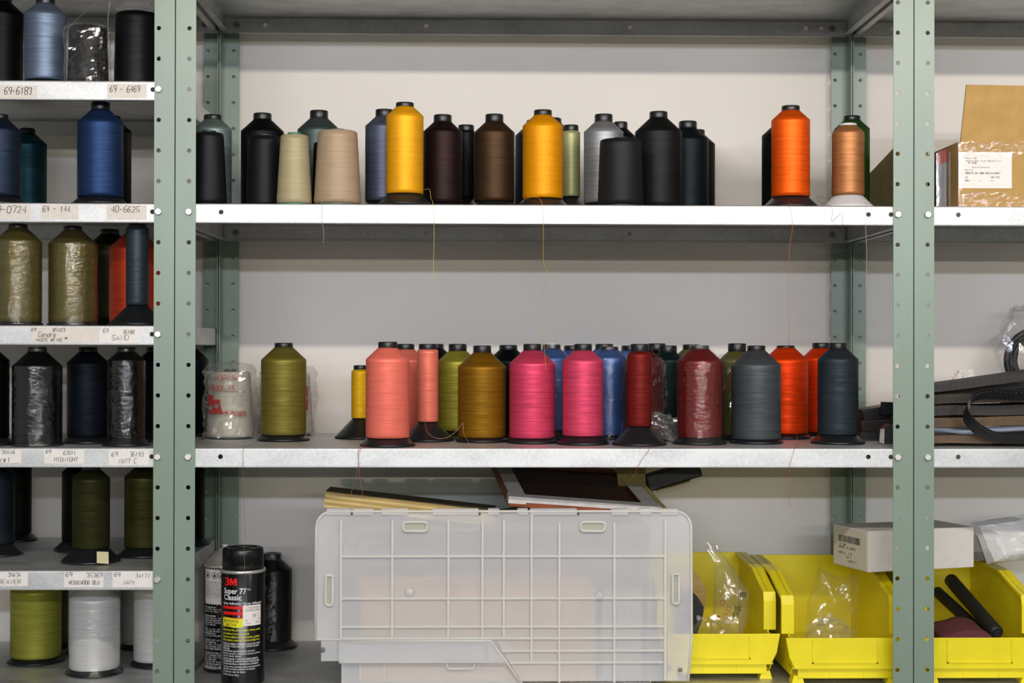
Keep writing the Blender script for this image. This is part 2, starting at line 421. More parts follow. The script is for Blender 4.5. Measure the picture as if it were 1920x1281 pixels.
# handwritten labels on the left bay: (shelf, x0, x1, top, bottom in photo pixels, paper, lines of (text, x, baseline, height))
LAB = [
 (4, -12, 70, 160, 187, 0, [('69-6183', 8, 177, 13, 50)]),
 (4, 201, 275, 157, 184, 0, [('69 - 6469', 206, 173, 12, 55)]),
 (0, -26, 57, 381, 411, 0, [('69-0724', -16, 399, 12, 64)]),
 (0, 77, 147, 381, 411, 0, [('69 - 144', 80, 397, 11, 50)]),
 (0, 200, 275, 382, 412, 0, [('40-6625', 208, 398, 11, 52)]),
 (-4, 58, 186, 613, 643, 0, [('69', 59, 621, 6, 8), ('85103', 99, 622, 6, 22), ('Cendre', 72, 632, 9, 32), ('MASTC BEIGE', 68, 640, 5.5, 48), ('*', 121, 637, 8, 6)]),
 (-4, 190, 263, 614, 643, 1, [('69', 193, 624, 8, 10), ('36188', 230, 626, 7, 21), ('SAND', 210, 638, 9, 30)]),
 (-8, -38, 40, 842, 868, 1, [('35516', 3, 851, 6, 24), ('NAVY#1', -24, 867, 8, 42)]),
 (-8, 83, 158, 842, 869, 1, [('69', 86, 850, 6, 9), ('67011', 119, 853, 7, 22), ('MIDNIGHT', 102, 866, 8, 43)]),
 (-8, 204, 279, 844, 872, 1, [('69', 209, 856, 8, 11), ('36193', 243, 856, 8, 25), ('NAVY C', 223, 869, 9, 32)]),
 (-12, -22, 52, 1073, 1099, 1, [('35634', 15, 1081, 7, 23), ('BEAVER', -3, 1095, 8, 41)]),
 (-12, 120, 194, 1073, 1101, 1, [('69', 123, 1081, 7, 12), ('35369', 162, 1083, 8, 29), ('WEDGEWOOD BLU', 129, 1096, 7, 56)]),
 (-12, 211, 287, 1073, 1101, 1, [('69', 214, 1081, 7, 11), ('34177', 254, 1083, 7, 26), ('NAVY', 232, 1096, 7, 20)]),
]
for (si, a, b, t, bt, pw, lines) in LAB:
    zc = zi(si); yf = .0030
    # keep the label on the lip: photo height is mapped to the lip
    top = at(a, t, yf); q = at(b, bt, yf)
    z1 = min(top.z, zc + LT - .0034); z0_ = max(q.z, zc + LB + .001)
    mb = MB(); mb.box((top.x, yf - .0004, z0_), (q.x, yf + .0002, z1))
    for (tx, lx, ly, lh, lw) in lines:
        p = at(lx, ly, yf); k = mpp(yf); zb = p.z
        zb = max(z0_ + .0006, min(zb, z1 - lh * k - .0004))
        lettering(mb, tx, p.x, zb, lh * k, lambda x, z, d: (x, yf - .0006, z), wd=max(.0008, lh * k * .10), mi=1, width=lw * k, slant=.12)
    o = mb.build('shelf_label', [PAPER_W if pw else PAPER, INK], shL[si], recalc=False)
    o.location = (W, 0, -zc)
    o['label'] = 'paper label handwritten ' + ' '.join(l[0] for l in lines)

# ------------------------------------------------------------------ spools
def smooth_path(pts, k=5):
    pts = [Vector(p) for p in pts]; out = []
    for i in range(len(pts) - 1):
        p0, p1, p2, p3 = pts[max(i - 1, 0)], pts[i], pts[i + 1], pts[min(i + 2, len(pts) - 1)]
        for j in range(k):
            t = j / k
            out.append(.5 * ((2 * p1) + (p2 - p0) * t + (2 * p0 - 5 * p1 + 4 * p2 - p3) * t * t + (3 * p1 - p0 - 3 * p2 + p3) * t ** 3))
    out.append(pts[-1]); return out
def tail(spool, hexc, pts, r=.00032):
    """loose thread end; pts are (px, py, Y)"""
    w_ = [at(*p) for p in pts]; base = spool.location
    pth = smooth_path(w_)
    for p in pth:
        if p.y > -.0016 and base.z - .02 < p.z < base.z + .0008: p.z = base.z + .0008
    mb = MB().tube([p - base for p in pth], r, n=5)
    return mb.build('thread_tail', thread_mat(hexc), spool, recalc=False)
def spool_jit(seed, amp=.0002):
    return lambda t, z, r: amp * noise.noise(Vector((math.cos(t) * 1.5 + seed, math.sin(t) * 1.5, z * 260)))
BASE_R = .047
def king(label, si, cx, topy, hw, Y, col, cap=9, base=BASE_R, film=None, plastic=None, caphw=17, H=None, group=None, capcol=None):
    sz = surf(si); k = mpp(Y); p = at(cx, 700, Y)
    if topy is not None: H = at(cx, topy, Y).z - sz
    elif H is None: H = .167
    R = hw * k; rc = min(caphw * k, R * .95); hc = cap * k; pl = plastic or PLASTIC_BLK
    base = max(base, R + .002)
    t = thing('thread_spool', label, 'thread spool', (p.x, Y, sz), random.uniform(0, 6.28), group)
    # flanged skirt
    zs = .004 + max(0, base - .002 - R) * 1.12 + .002
    MB().lathe([(base - .004, 0), (base, .0008), (base, .0035), (base - .002, .0045), (max(R - .003, .010), zs), (max(R - .006, .008), zs + .001)], n=44).build('skirt', pl, t)
    # thread package
    zc = H - hc; zsh = zc - max(0, R - rc) * .95
    prof = [(R * .97, zs - .0005), (R, zs + .0012)]
    n = 26
    for i in range(1, n): prof.append((R * (1 - .012 * math.sin(PI * i / n) * 0), zs + .0012 + (zsh - zs - .0012) * i / n))
    for i in range(0, 6): prof.append((R + (rc * .98 - R) * i / 5, zsh + (zc - zsh) * i / 5))
    MB().lathe(prof, n=44, jit=spool_jit(cx * .37, .00028)).build('thread', thread_mat(col), t)
    # cap
    MB().lathe([(rc * .96, zc - .002), (rc, zc), (rc, H - .0018), (rc * .95, H - .0002), (rc * .70, H), (rc * .66, H - .003), (.0001, H - .004)], n=32).build('cap', simple(capcol[0], capcol[1]) if capcol else pl, t)
    if film == 'shrink':
        q = .0012; pr = [(base + .0006, .001), (R + q, zs)]
        for i in range(1, 84): pr.append((R + q, zs + (zsh - zs) * i / 84))
        pr += [(R + q, zsh), (rc + .003, zc), (rc + .0012, H + .0008), (rc * .6, H + .001)]
        def wj(a, z, r):
            c_, s_ = math.cos(a), math.sin(a); k_ = (.5 + noise.noise(Vector((c_ * 2 + cx, s_ * 2, z * 25))))
            return .00120 * k_ * noise.noise(Vector((c_ * 5, s_ * 5 + cx, z * 260 + c_ * 4))) + .0005 * noise.noise(Vector((c_ * 9, s_ * 9, z * 90 + cx)))
        MB().lathe(pr, n=72, smooth=False, jit=wj).build('shrink_wrap', SHRINK, t)
    if film == 'bag': bag(t, R + .003, H * .86, cx)
    return t
def bag(t, R, H, seed, amp=.005, mat=None, top=1.0, n=46):
    pr = [(R * .6, .0006)] + [(R * 1.0, .002 + H * .96 * i / 20) for i in range(21)] + [(R * .8, H * 1.03 * top), (R * .35, H * 1.05 * top), (R * .05, H * 1.06 * top)]
    def j(a, z, r):
        v = Vector((math.cos(a + z * 9) * 1.9 + seed, math.sin(a + z * 9) * 1.9, z * 16)); q = amp * noise.noise(v)
        q += amp * .8 * abs(noise.noise(v * 2.6)) + amp * .35 * noise.noise(v * 6)
        return max(-.001, q) if r > R * .9 else max(q, -r * .5)
    return MB().lathe(pr, n=n, jit=j, smooth=False).build('plastic_bag', mat or BAGF, t)
def cone(label, si, cx, topy, hb, ht, Y, col, core='#2d3a34', film=None, group=None):
    sz = surf(si); k = mpp(Y); p = at(cx, 700, Y); H = at(cx, topy, Y).z - sz
    rb, rt = hb * k, ht * k
    t = thing('thread_cone', label, 'thread cone', (p.x, Y, sz), random.uniform(0, 6.28), group)
    prof = [(rb * .90, .003), (rb * .98, .0045), (rb, .008)]
    for i in range(1, 24): prof.append((rb + (rt - rb) * i / 24, .008 + (H - .012) * i / 24))
    prof += [(rt - .0006, H - .0015), (rt - .003, H), (.012, H - .001)]
    MB().lathe(prof, n=48, jit=spool_jit(cx * .2, .0003)).build('thread', thread_mat(col, .08), t)
    MB().lathe([(rb * .88, 0), (rb * .9, .0005), (rb * .88, .004), (.012, .005), (.010, H + .0005), (.012, H + .004), (.009, H + .0045), (.0085, H - .01), (.0001, H - .01)], n=28).build('cone_core', simple('cone_core_' + core.strip('#'), core, .5), t)
    if film == 'bag': bag(t, rb + .003, H, cx)
    return t

BLK = '#141618'
# --- middle bay, upper shelf
G2 = 'spools on the upper shelf of the middle bay'
king('grey-green spool behind a black cone at the left post, upper shelf', 0, 398, 216, 35, .17, '#72837f', cap=9, base=.040, group=G2)
cone('small black cone hard against the left post, in front of grey-green spool', 0, 391, 250, 33, 27, .06, '#1d1f21', group=G2)
king('black spool standing behind the black cone beside the cream cone', 0, 491, 213, 40, .195, BLK, cap=12, group=G2)
cone('black cone in front of a black spool, left of the cream cone', 0, 495, 257, 34, 31, .100, '#1b1d20', group=G2)
cone('slim cream thread cone with a green core on the upper shelf', 0, 551, 254, 33, 26, .048, '#aa9f7c', core='#3d7a63', group=G2)
king('dark grey-green spool rising behind the cream and tan cones', 0, 597, 208, 40, .225, '#46524f', cap=14, group=G2)
cone('black cone almost hidden between the cream and tan cones', 0, 610, 268, 26, 23, .14, '#131516', group=G2)
t_tan = cone('broad tan thread cone on the upper shelf', 0, 632, 247, 44, 37, .05, '#ab947a', core='#4a6a5a', group=G2)
king('slate blue spool half hidden behind the bright yellow spool', 0, 720, 206, 36, .155, '#555b6c', cap=13, group=G2)
t_yel = king('bright yellow spool at the front edge of the upper shelf', 0, 758, 193, 35, .05, '#e2a014', cap=8, group=G2)
king('very dark brown spool right of the bright yellow spool', 0, 829, 216, 37, .17, '#33201d', cap=13, group=G2)
king('thin black spool between the two brown spools', 0, 873, 235, 16, .30, '#16181b', cap=11, caphw=15, group=G2)
king('dark brown spool left of the amber spool', 0, 926, 215, 38, .135, '#43301c', cap=14, group=G2)
king('navy spool mostly hidden behind the amber spool', 0, 1003, 226, 38, .33, '#1d2b3c', base=.037, group=G2)
king('black spool at the back behind the amber spool, only its cap showing', 0, 1035, 222, 24, .412, BLK, base=.034, group=G2)
t_amb = king('amber yellow spool in the middle of the upper shelf', 0, 1017, 207, 38, .085, '#dc9000', cap=10, group=G2)
king('thin pale green spool right of the amber spool', 0, 1070, 235, 17, .25, '#aeb07e', cap=11, caphw=14, group=G2)
king('light grey spool behind a wide black cone', 0, 1131, 215, 37, .165, '#8b8e90', cap=14, group=G2)
king('blue-black spool behind the light grey spool and wide black cone', 0, 1163, 229, 27, .29, '#131a1f', cap=13, caphw=13, base=.037, group=G2)
cone('wide charcoal black cone in front of the light grey spool', 0, 1163, 263, 43, 39, .055, '#25282b', group=G2)
king('large charcoal spool right of the wide black cone', 0, 1234, 210, 44, .15, '#252626', cap=12, group=G2)
king('blue-black spool with tall cap right of the large charcoal spool', 0, 1289, 228, 39, .26, '#1a2427', cap=13, group=G2)
king('dark brown spool at the back right of the blue-black spool', 0, 1304, 244, 36, .37, '#2a2220', base=.04, group=G2)
king('dark green spool hidden behind the orange spool', 0, 1466, 226, 38, .24, '#11201c', group=G2)
t_org = king('bright orange spool standing alone at the front of the upper shelf', 0, 1482, 199, 36, .06, '#e4560c', cap=9, group=G2)
king('green spool behind the copper spool at the right post', 0, 1597, 218, 33, .20, '#2e531f', cap=8, caphw=16, group=G2)
t_cop = king('copper brown spool on a white plastic base at the right post', 0, 1590, 232, 30, .058, '#a26d42', cap=4, plastic=PLASTIC_WHT, caphw=16, base=.0435, group=G2)
# --- middle bay, lower shelf
G3 = 'spools on the lower shelf of the middle bay'
t_olv = king('olive green spool beside the bagged white cone', -8, 532, 643, 42, .205, '#7a7030', cap=8, group=G3)
king('thin yellow spool left of the coral spool', -8, 676, 685, 17, .275, '#e8b41e', cap=8, group=G3, caphw=13)
t_cor = king('large coral pink spool at the front edge of the lower shelf', -8, 727, 641, 41, .052, '#f37a68', cap=11, group=G3, caphw=18)
king('coral pink spool hidden behind the large coral spool', -8, 760, 645, 38, .325, '#ee7a68', cap=10, group=G3)
t_cn = king('nearly used up thin coral spool with a bare black skirt', -8, 802, 645, 20, .20, '#ef7f6a', cap=10, group=G3)
king('black spool behind the thin coral spool', -8, 815, 645, 38, .405, BLK, base=.04, group=G3)
king('yellow-green spool between the thin coral and golden brown spools', -8, 858, 645, 38, .30, '#9a9336', cap=13, group=G3)
king('golden brown spool left of the hot pink spools', -8, 904, 648, 45, .18, '#875f12', cap=13, group=G3)
king('blue-black spool behind the golden brown and hot pink spools', -8, 953, 647, 38, .37, '#0e171b', base=.044, group=G3)
t_hp = king('hot pink spool on the left of the pair', -8, 998, 645, 43, .145, '#db4768', cap=12, base=.0455, group=G3)
king('blue shrink-wrapped spool between the two hot pink spools', -8, 1034, 646, 36, .275, '#4b6aa8', cap=8, film='shrink', group=G3)
king('blue spool at the back, just left of the right hot pink spool', -8, 1074, 648, 30, .415, '#4b6aa8', base=.034, group=G3)
king('hot pink spool on the right of the pair', -8, 1093, 645, 38, .105, '#df4b6c', cap=12, base=.0455, group=G3)
king('blue spool at the back with only its cap above the front blue spool', -8, 1133, 645, 26, .37, '#4b6aa8', base=.031, group=G3)
king('blue shrink-wrapped spool right of the right hot pink spool', -8, 1142, 650, 34, .262, '#4b6aa8', cap=6, film='shrink', base=.037, group=G3)
king('blue spool at the back left of the thin dark red spool', -8, 1182, 648, 22, .425, '#4b6aa8', base=.024, group=G3)
t_drn = king('nearly used up dark red spool with a wide bare skirt', -8, 1199, 645, 23, .085, '#76211d', cap=14, group=G3)
t_bagred = king('dark red spool in a loose clear bag behind the thin dark red one', -8, 1207, 650, 38, .20, '#6d1f1c', base=.042, film='bag', group=G3)
king('teal-black spool at the back right of the bagged dark red spool', -8, 1231, 644, 30, .385, '#131e22', base=.034, cap=13, group=G3)
king('dark green spool left of the shrink-wrapped dark red spool', -8, 1252, 648, 32, .285, '#1c302e', base=.036, cap=13, group=G3)
king('olive spool behind the shrink-wrapped dark red spool', -8, 1297, 646, 30, .365, '#6d672f', base=.034, group=G3)
king('large dark red spool in tight glossy shrink wrap', -8, 1312, 648, 42, .115, '#75201d', cap=6, film='shrink', group=G3)
king('olive spool in clear wrap left of the grey spool', -8, 1382, 644, 34, .25, '#6d672f', film='bag', base=.038, cap=15, group=G3)
king('large mid-grey spool on the lower shelf', -8, 1418, 648, 46, .14, '#4e5357', cap=9, group=G3)
t_or1 = king('orange-red spool right of the large grey spool', -8, 1473, 648, 42, .29, '#ee420a', cap=4, group=G3)
king('orange-red spool at the back beside the right rear post', -8, 1540, 643, 36, .385, '#ea3f0c', cap=10, base=.04, group=G3)
king('slate grey spool nearest the right post on the lower shelf', -8, 1571, 643, 38, .13, '#384048', cap=11, group=G3)
# --- left bay
GL = 'spools in the left bay'
king('near-black spool at the left edge of the top left shelf', 4, 2, -4, 38, .20, '#101312', group=GL)
t_gb = king('grey-blue spool on the top left shelf', 4, 83, -4, 38, .115, '#5f6d80', cap=12, group=GL)
t_bb = cone('black thread cone in a crinkled clear bag on the top left shelf', 4, 163, 52, 38, 34, .06, '#0d0e0f', film='bag', group=GL)
t_bc = cone('big black cone beside the post on the top left shelf', 4, 256, 27, 43, 40, .105, '#121314', group=GL)
king('navy spool at the left edge above the 0724 label', 0, -4, 215, 40, .07, '#222e40', cap=8, group=GL)
king('teal spool at the back beside the navy spool', 0, 50, 241, 35, .31, '#0c343b', cap=9, caphw=14, group=GL)
king('royal blue spool above the 144 label', 0, 187, 192, 42, .058, '#233a62', cap=14, group=GL)
king('black spool hidden behind the royal blue spool', 0, 207, 218, 37, .20, BLK, group=GL)
king('olive spool in glossy shrink wrap at the left edge above the cendre label', -4, 33, 420, 43, .056, '#5d5425', cap=8, film='shrink', base=.041, group=GL)
king('olive spool in glossy shrink wrap in the middle above the cendre label', -4, 136, 424, 44, .085, '#5d5425', cap=8, film='shrink', base=.041, group=GL)
king('dark olive spool at the back between wrapped olive and orange-red spools', -4, 205, 430, 38, .29, '#2f2d16', group=GL)
king('orange-red spool behind the thin slate spool, left bay', -4, 252, 428, 46, .165, '#bb4024', group=GL)
king('thin slate spool with a wide bare skirt above the sand label', -4, 257, 420, 21, .055, '#38434a', cap=5, group=GL)
king('black spool cut by the left edge above the navy label', -8, -18, None, 34, .08, '#0b0c0d', base=.04, group=GL)
king('black spool in glossy wrap above the midnight label', -8, 70, None, 45, .062, '#0d0f11', film='shrink', base=.043, group=GL)
king('blue-black spool between two wrapped black spools', -8, 165, None, 38, .135, '#19222c', base=.043, group=GL)
king('black spool in crinkled glossy wrap above the navy c label', -8, 237, None, 34, .062, '#0c0e10', film='shrink', base=.04, group=GL)
king('dark purple-black spool beside the post above the navy c label', -8, 292, None, 34, .2, '#141623', group=GL)
king('blue-black spool at the back seen past the post beside the bagged cone', -8, 352, 645, 38, .355, '#10161c', base=.042, group=GL)
t_bg = king('blue-grey spool at the left edge above the beaver label', -12, -6, None, 33, .20, '#26303a', group=GL)
king('brown-black spool at the back above the beaver label', -12, 35, None, 24, .40, '#201c14', base=.036, group=GL)
t_gf = king('dark moss spool with a taped skirt above the wedgewood label', -12, 172, None, 34, .11, '#39391d', base=.050, group=GL)
king('black spool at the back behind the dark moss spool', -12, 152, None, 34, .26, '#0e0f0c', group=GL)
king('moss green spool beside the post above the navy label', -12, 272, None, 37, .185, '#45441f', group=GL)
king('black-brown spool at the back seen past the post below the bagged cone', -12, 348, None, 36, .33, '#12120f', group=GL)
t_yg = king('lime yellow-green spool on the bottom left shelf', -16, 69, None, 46, .265, '#9b9a3f', base=.051, group=GL)
t_w1 = king('white spool in front on the bottom left shelf', -16, 179, None, 46, .165, '#dcdcd8', base=.049, film='shrink', group=GL)
king('white spool beside the post on the bottom left shelf', -16, 296, None, 43, .235, '#dcdcd8', base=.047, group=GL)
king('olive wrapped spool behind the lime spool on the bottom left shelf', -16, 97, None, 34, .40, '#6f6b33', base=.04, film='shrink', group=GL)
king('white spool behind the front white spool on the bottom left shelf', -16, 171, None, 40, .33, '#c9c9c5', base=.045, group=GL)
king('grey-white spool at the back beside the post on the bottom left shelf', -16, 264, None, 34, .395, '#b9bab8', base=.04, group=GL)
# --- bagged white cones on the lower shelf
def white_bagged(label, cx, topy, Y, hb, ht, text=True):
    t = cone(label, -8, cx, topy, hb, ht, Y, '#c9c5b4', group='bagged white cones'); t.rotation_euler = (0, 0, 0)
    sz = surf(-8); k = mpp(Y); H = at(cx, topy, Y).z - sz; R = hb * k + .003
    bag(t, R, H * 1.04, cx, amp=.010, mat=BAGH, top=1.04)
    q = MB(); rr = R + .0055
    def put(x, z, d): return (rr * math.sin(x / rr), -rr * math.cos(x / rr), z)
    if text:
        lettering(q, 'AMERICAN', -.016, H * .93, .004, put, width=.034, wd=.0008)
        lettering(q, 'AND SUPPLY CORP', -.02, H * .885, .004, put, width=.042, wd=.0008)
        lettering(q, 'RONSEW, INC', -.030, H * .74, .008, put, width=.046, wd=.0011)
        q.add([put(-.03, H * .715, 0), put(.038, H * .70, 0), put(.038, H * .708, 0), put(-.03, H * .723, 0)], [(0, 1, 2, 3)])
        z0_, z1_ = H * .38, H * .66                                    # printed emblem: solid block with two round windows
        q.plate([(-.036, -.024, z0_, z1_, (-.030, H * .47, .0048)), (-.024, -.011, z0_, z1_ - .008, (-.0175, H * .50, .0042))], .0001, put)
        q.add([put(-.011, z0_, 0), put(-.004, z0_, 0), put(-.0095, H * .5, 0), put(-.011, H * .6, 0)], [(0, 1, 2, 3)])
        lettering(q, 'EMBROIDERY MACHINES', -.004, H * .385, .0045, put, width=.042, wd=.0008)
        lettering(q, 'AND SUPPLIES', .012, H * .345, .004, put, width=.026, wd=.0007)
    else:
        for a in (.7, .62, .5, .42): lettering(q, 'OI', .040, H * a, .012, put, width=.007, wd=.0022)
    q.build('bag_print', INK_RED, t, recalc=False)
    return t
white_bagged('white thread cone in a clear bag with red print by the left post', 432, 697, .275, 44, 37)
white_bagged('white thread cone in a clear bag hidden behind the olive spool', 541, 700, .375, 46, 40, False)
# tail of the clear bag beside the thin dark red spool
def crumple(name, mat, parent, w, d, h, seed, loc=(0, 0, 0), n=26, amp=.35, rot=None, freq=2.2):
    """closed crumpled film or paper lump"""
    mb = MB(); vs = []; fs = []; m = n // 2
    for j in range(m + 1):
        ph = PI * j / m
        for i in range(n):
            th = 2 * PI * i / n; v = Vector((math.sin(ph) * math.cos(th), math.sin(ph) * math.sin(th), math.cos(ph)))
            r = 1 + amp * (abs(noise.noise(v * freq + Vector((seed, 0, 0)))) * 2 - .5) + amp * .5 * noise.noise(v * freq * 2.7 + Vector((0, seed, 0)))
            vs.append((v.x * r * w, v.y * r * d, max(v.z * r * h, -h * .92)))
    for j in range(m):
        for i in range(n): fs.append((j * n + i, j * n + (i + 1) % n, (j + 1) * n + (i + 1) % n, (j + 1) * n + i))
    mb.add(vs, fs, 0, False)
    o = mb.build(name, mat, parent, loc)
    if rot: o.rotation_euler = rot
    return o
b_ = at(1246, 800, .16)
crumple('bag_tail', BAGH, t_bagred, .034, .02, .022, 3.3, loc=(0, 0, 0)).matrix_world = Matrix.Identity(4)
bt_ = [c for c in t_bagred.children if c.name.startswith('bag_tail')][0]
t_bagred.rotation_euler = (0, 0, 0)
bt_.location = (b_.x - t_bagred.location.x, b_.y - t_bagred.location.y, .0275); bt_.rotation_euler = (0, .35, 0)
crumple('plastic_bag_top', BAGH, t_bc, .030, .02, .012, 5.1, loc=(0, 0, at(256, 27, .105).z - surf(4) + .012))
# masking tape tag on a skirt
tp = MB(); q0 = at(180, 1027, .066) - t_gf.location
tp.add([(0, 0, 0), (.019, .003, -.001), (.023, -.012, -.019), (.004, -.016, -.017), (0, .0005, .0004), (.019, .0035, -.0006), (.023, -.0115, -.0186), (.004, -.0155, -.0166)], [(0, 1, 2, 3), (7, 6, 5, 4), (0, 4, 5, 1), (1, 5, 6, 2), (2, 6, 7, 3), (3, 7, 4, 0)])
t_gf.rotation_euler = (0, 0, 0)
tp.build('masking_tape', simple('cream_tape', '#c9c49a', .7), t_gf, loc=(q0.x, -.0385, .0215))
# loose thread ends
for s in (t_tan, t_yel, t_amb, t_org, t_cop, t_olv, t_cor, t_cn, t_drn, t_or1, t_hp, t_gb): s.rotation_euler = (0, 0, 0)
FR = -.0022
tail(t_tan, '#b5ab84', [(595, 372, .012), (603, 380, FR), (604, 415, FR), (607, 435, FR), (606, 458, FR)])
tail(t_yel, '#d8c46a', [(793, 357, .03), (805, 355, .01), (808, 372, .003), (812, 384, FR), (814, 440, FR), (813, 520, FR), (822, 565, FR), (817, 595, FR), (806, 617, FR)])
tail(t_amb, '#d8a832', [(982, 374, .02), (1000, 370, .01), (1015, 378, FR), (1019, 430, FR), (1019, 490, FR), (1028, 517, FR), (1015, 552, FR), (1014, 590, FR), (1020, 645, FR), (1024, 695, FR)])
tail(t_org, '#d06a2a', [(1478, 378, .012), (1481, 386, FR), (1486, 425, FR), (1480, 470, FR), (1478, 560, FR), (1479, 650, FR)])
tail(t_cop, '#7a5a4c', [(1546, 372, .03), (1533, 368, .01), (1537, 378, FR), (1560, 390, FR), (1560, 415, FR), (1578, 400, FR), (1580, 428, FR)])
tail(t_cop, '#c9b09a', [(1622, 380, .03), (1624, 385, FR), (1623, 425, FR), (1625, 470, FR), (1624, 560, FR)])
tail(t_olv, '#8a845a', [(488, 826, .16), (470, 834, .05), (456, 842, FR), (456, 880, FR), (458, 960, FR), (460, 1010, FR)])
tail(t_cor, '#c77a6a', [(690, 833, .02), (672, 842, FR), (671, 880, FR), (655, 935, FR)])
tail(t_cor, '#c77a6a', [(697, 838, .02), (675, 844, FR), (673, 880, FR), (682, 938, FR)])
tail(t_cn, '#cfa08c', [(797, 792, .16), (801, 810, .14), (818, 822, .13), (840, 820, .125), (858, 806, .123), (868, 793, .12), (869, 812, .11), (880, 833, .06)])
tail(t_drn, '#a4503c', [(1230, 841, .02), (1215, 848, FR), (1200, 868, FR), (1190, 890, FR), (1178, 905, FR)])
tail(t_or1, '#d8632e', [(1476, 760, .22), (1490, 800, .2), (1496, 835, .03), (1488, 850, FR), (1479, 885, FR), (1480, 950, FR)])
tail(t_gb, '#9a9a98', [(118, 60, .02), (199, -6, FR), (202, 40, FR), (204, 75, FR), (207, 95, FR)])
tail(t_bg, '#2c2c2c', [(27, 1030, .15), (40, 1060, .02), (88, 1068, FR), (90, 1090, FR), (84, 1110, FR), (92, 1130, FR), (103, 1151, FR)])

# ------------------------------------------------------------------ aerosol cans, bottom shelf
SB = surf(-16)
def wrap_put(R, th0):
    return lambda x, z, d: ((R + .0002 * d) * math.sin(th0 + x / R), -(R + .0002 * d) * math.cos(th0 + x / R), z)
def wrap_patch(mb, x0, x1, z0, z1, put, mi=0, n=10, wav=0):
    vs = []
    for i in range(n + 1):
        x = x0 + (x1 - x0) * i / n; q = wav * math.sin(2 * PI * i / n); vs += [put(x, z0 + q, .5), put(x, z1 + q, .5)]
    mb.add(vs, [(2 * i, 2 * i + 2, 2 * i + 3, 2 * i + 1) for i in range(n)], mi, True)
CANBLK = simple('can_black_lacquer', '#0c0d0f', .2, amt=.05)
CHROME = simple('tinplate', '#d5d3cd', .32, metal=.7, amt=.04)
Yc = .085; kc = mpp(Yc); pc = at(455.5, 1100, Yc); Rc = 40.5 * kc
can = thing('spray_can', 'black aerosol spray adhesive can with red and yellow label and black cap', 'spray can', (pc.x, Yc, SB))
zt = at(455, 1026, Yc).z - SB; zr = at(455, 1074, Yc - Rc).z - SB
MB().lathe([(Rc * .86, .0), (Rc * .97, .001), (Rc, .004), (Rc * .985, .007), (Rc * .985, zr - .003), (Rc * .93, zr)], n=56).build('can_body', CANBLK, can)
MB().lathe([(Rc * .985, zr - .0035), (Rc * 1.035, zr - .0025), (Rc * 1.045, zr), (Rc * 1.02, zr + .0025), (Rc * .93, zr + .002)], n=56).build('rim', CHROME, can)
rc_ = 38.5 * kc
MB().lathe([(rc_, zr + .001), (rc_ * .985, zt - .005), (rc_ * .955, zt - .001), (rc_ * .9, zt), (rc_ * .7, zt), (rc_ * .68, zt - .0012), (rc_ * .4, zt - .0012), (rc_ * .38, zt), (.0001, zt)], n=56).build('cap', simple('black_cap_plastic', '#0f1012', .28), can)
TH = math.atan2(CAM.x - pc.x, Yc - CAM.y)              # label panel turned towards the aisle
Rl = Rc * .985 + .0003; put = wrap_put(Rl, TH)
def cz(y): return at(455, y, Yc - Rc).z - SB
def cx_(x): return Rl * math.asin(max(-.98, min(.98, (x - 455.5) / 40.5)))
def settype(mb, text, px, base, cap_px, right_px, mi, bold=0, shear=0):
    vs, fs = print_mesh(text, 1.0, bold, 1, shear)
    xs = [v[0] for v in vs]; w_ = max(xs) - min(xs); x0 = cx_(px); x1 = cx_(right_px); sc = (x1 - x0) / w_; sy = cap_px * kc / .70; zb = cz(base)
    mb.add([put(x0 + (v[0] - min(xs)) * sc, zb + v[1] * sy, 1) for v in vs], fs, mi)
WHT = simple('white_print', '#dedede', .5, amt=.02); REDP = simple('red_print', '#e0140c', .45, amt=.02); YELP = simple('yellow_print', '#dfe01c', .5, amt=.02); DRED = simple('dark_red_print', '#8e1410', .45, amt=.05)
q = MB()
settype(q, '3', 422.5, 1099, 14, 431, 0, bold=.02)
ax_, bx_ = cx_(431.5), cx_(444.5); hz_ = 13.4 * kc; zb_ = cz(1099)
q.add([put(ax_ + (bx_ - ax_) * u, zb_ + hz_ * v_, 1) for u, v_ in ((0, 0), (0, 1), (.32, 1), (.5, .52), (.68, 1), (1, 1), (1, 0), (.74, 0), (.74, .52), (.58, .1), (.42, .1), (.26, .52), (.26, 0))], [(0, 1, 2, 11, 12), (2, 3, 9, 10, 11), (3, 4, 8, 9), (4, 5, 6, 7, 8)], 0)
q.build('red_logo', REDP, can, recalc=False)
q = MB(); settype(q, 'Super 77', 421.5, 1114, 10, 462, 0, bold=.02); settype(q, 'TM', 463, 1108, 3.2, 469, 0)
settype(q, 'Classic', 421.5, 1126, 10, 453, 0, bold=.02)
settype(q, 'Spray Adhesive • Spray Adhesive', 420.5, 1134.5, 4.6, 489, 0, bold=.012, shear=.2)
q.build('white_lettering', WHT, can, recalc=False)
q = MB()
for a, b in ((1137.5, 1143), (1148, 1154), (1159, 1164)): wrap_patch(q, cx_(420), cx_(456), cz(b), cz(a), put, 0)
for a, b in ((1143, 1148), (1154, 1159)): wrap_patch(q, cx_(450), cx_(456), cz(b), cz(a), put, 1)
q.build('red_stripes', [REDP, DRED], can, recalc=False)
q = MB(); wrap_patch(q, cx_(419.5), cx_(456), cz(1177), cz(1160), wrap_put(Rl + .00015, TH), 0, wav=.0007)
put_s = put; put = wrap_put(Rl + .0003, TH)
settype(q, 'MULTIPURPOSE', 422, 1168, 5, 448, 1, bold=.01); settype(q, 'MULTIUSE', 426, 1175, 5, 444, 1, bold=.01); put = put_s
q.build('yellow_flash', [YELP, DRED], can, recalc=False)
q = MB(); wrap_patch(q, cx_(455.5), cx_(488), cz(1174.5), cz(1136), wrap_put(Rl + .0002, TH), 0)
put = wrap_put(Rl + .0004, TH)
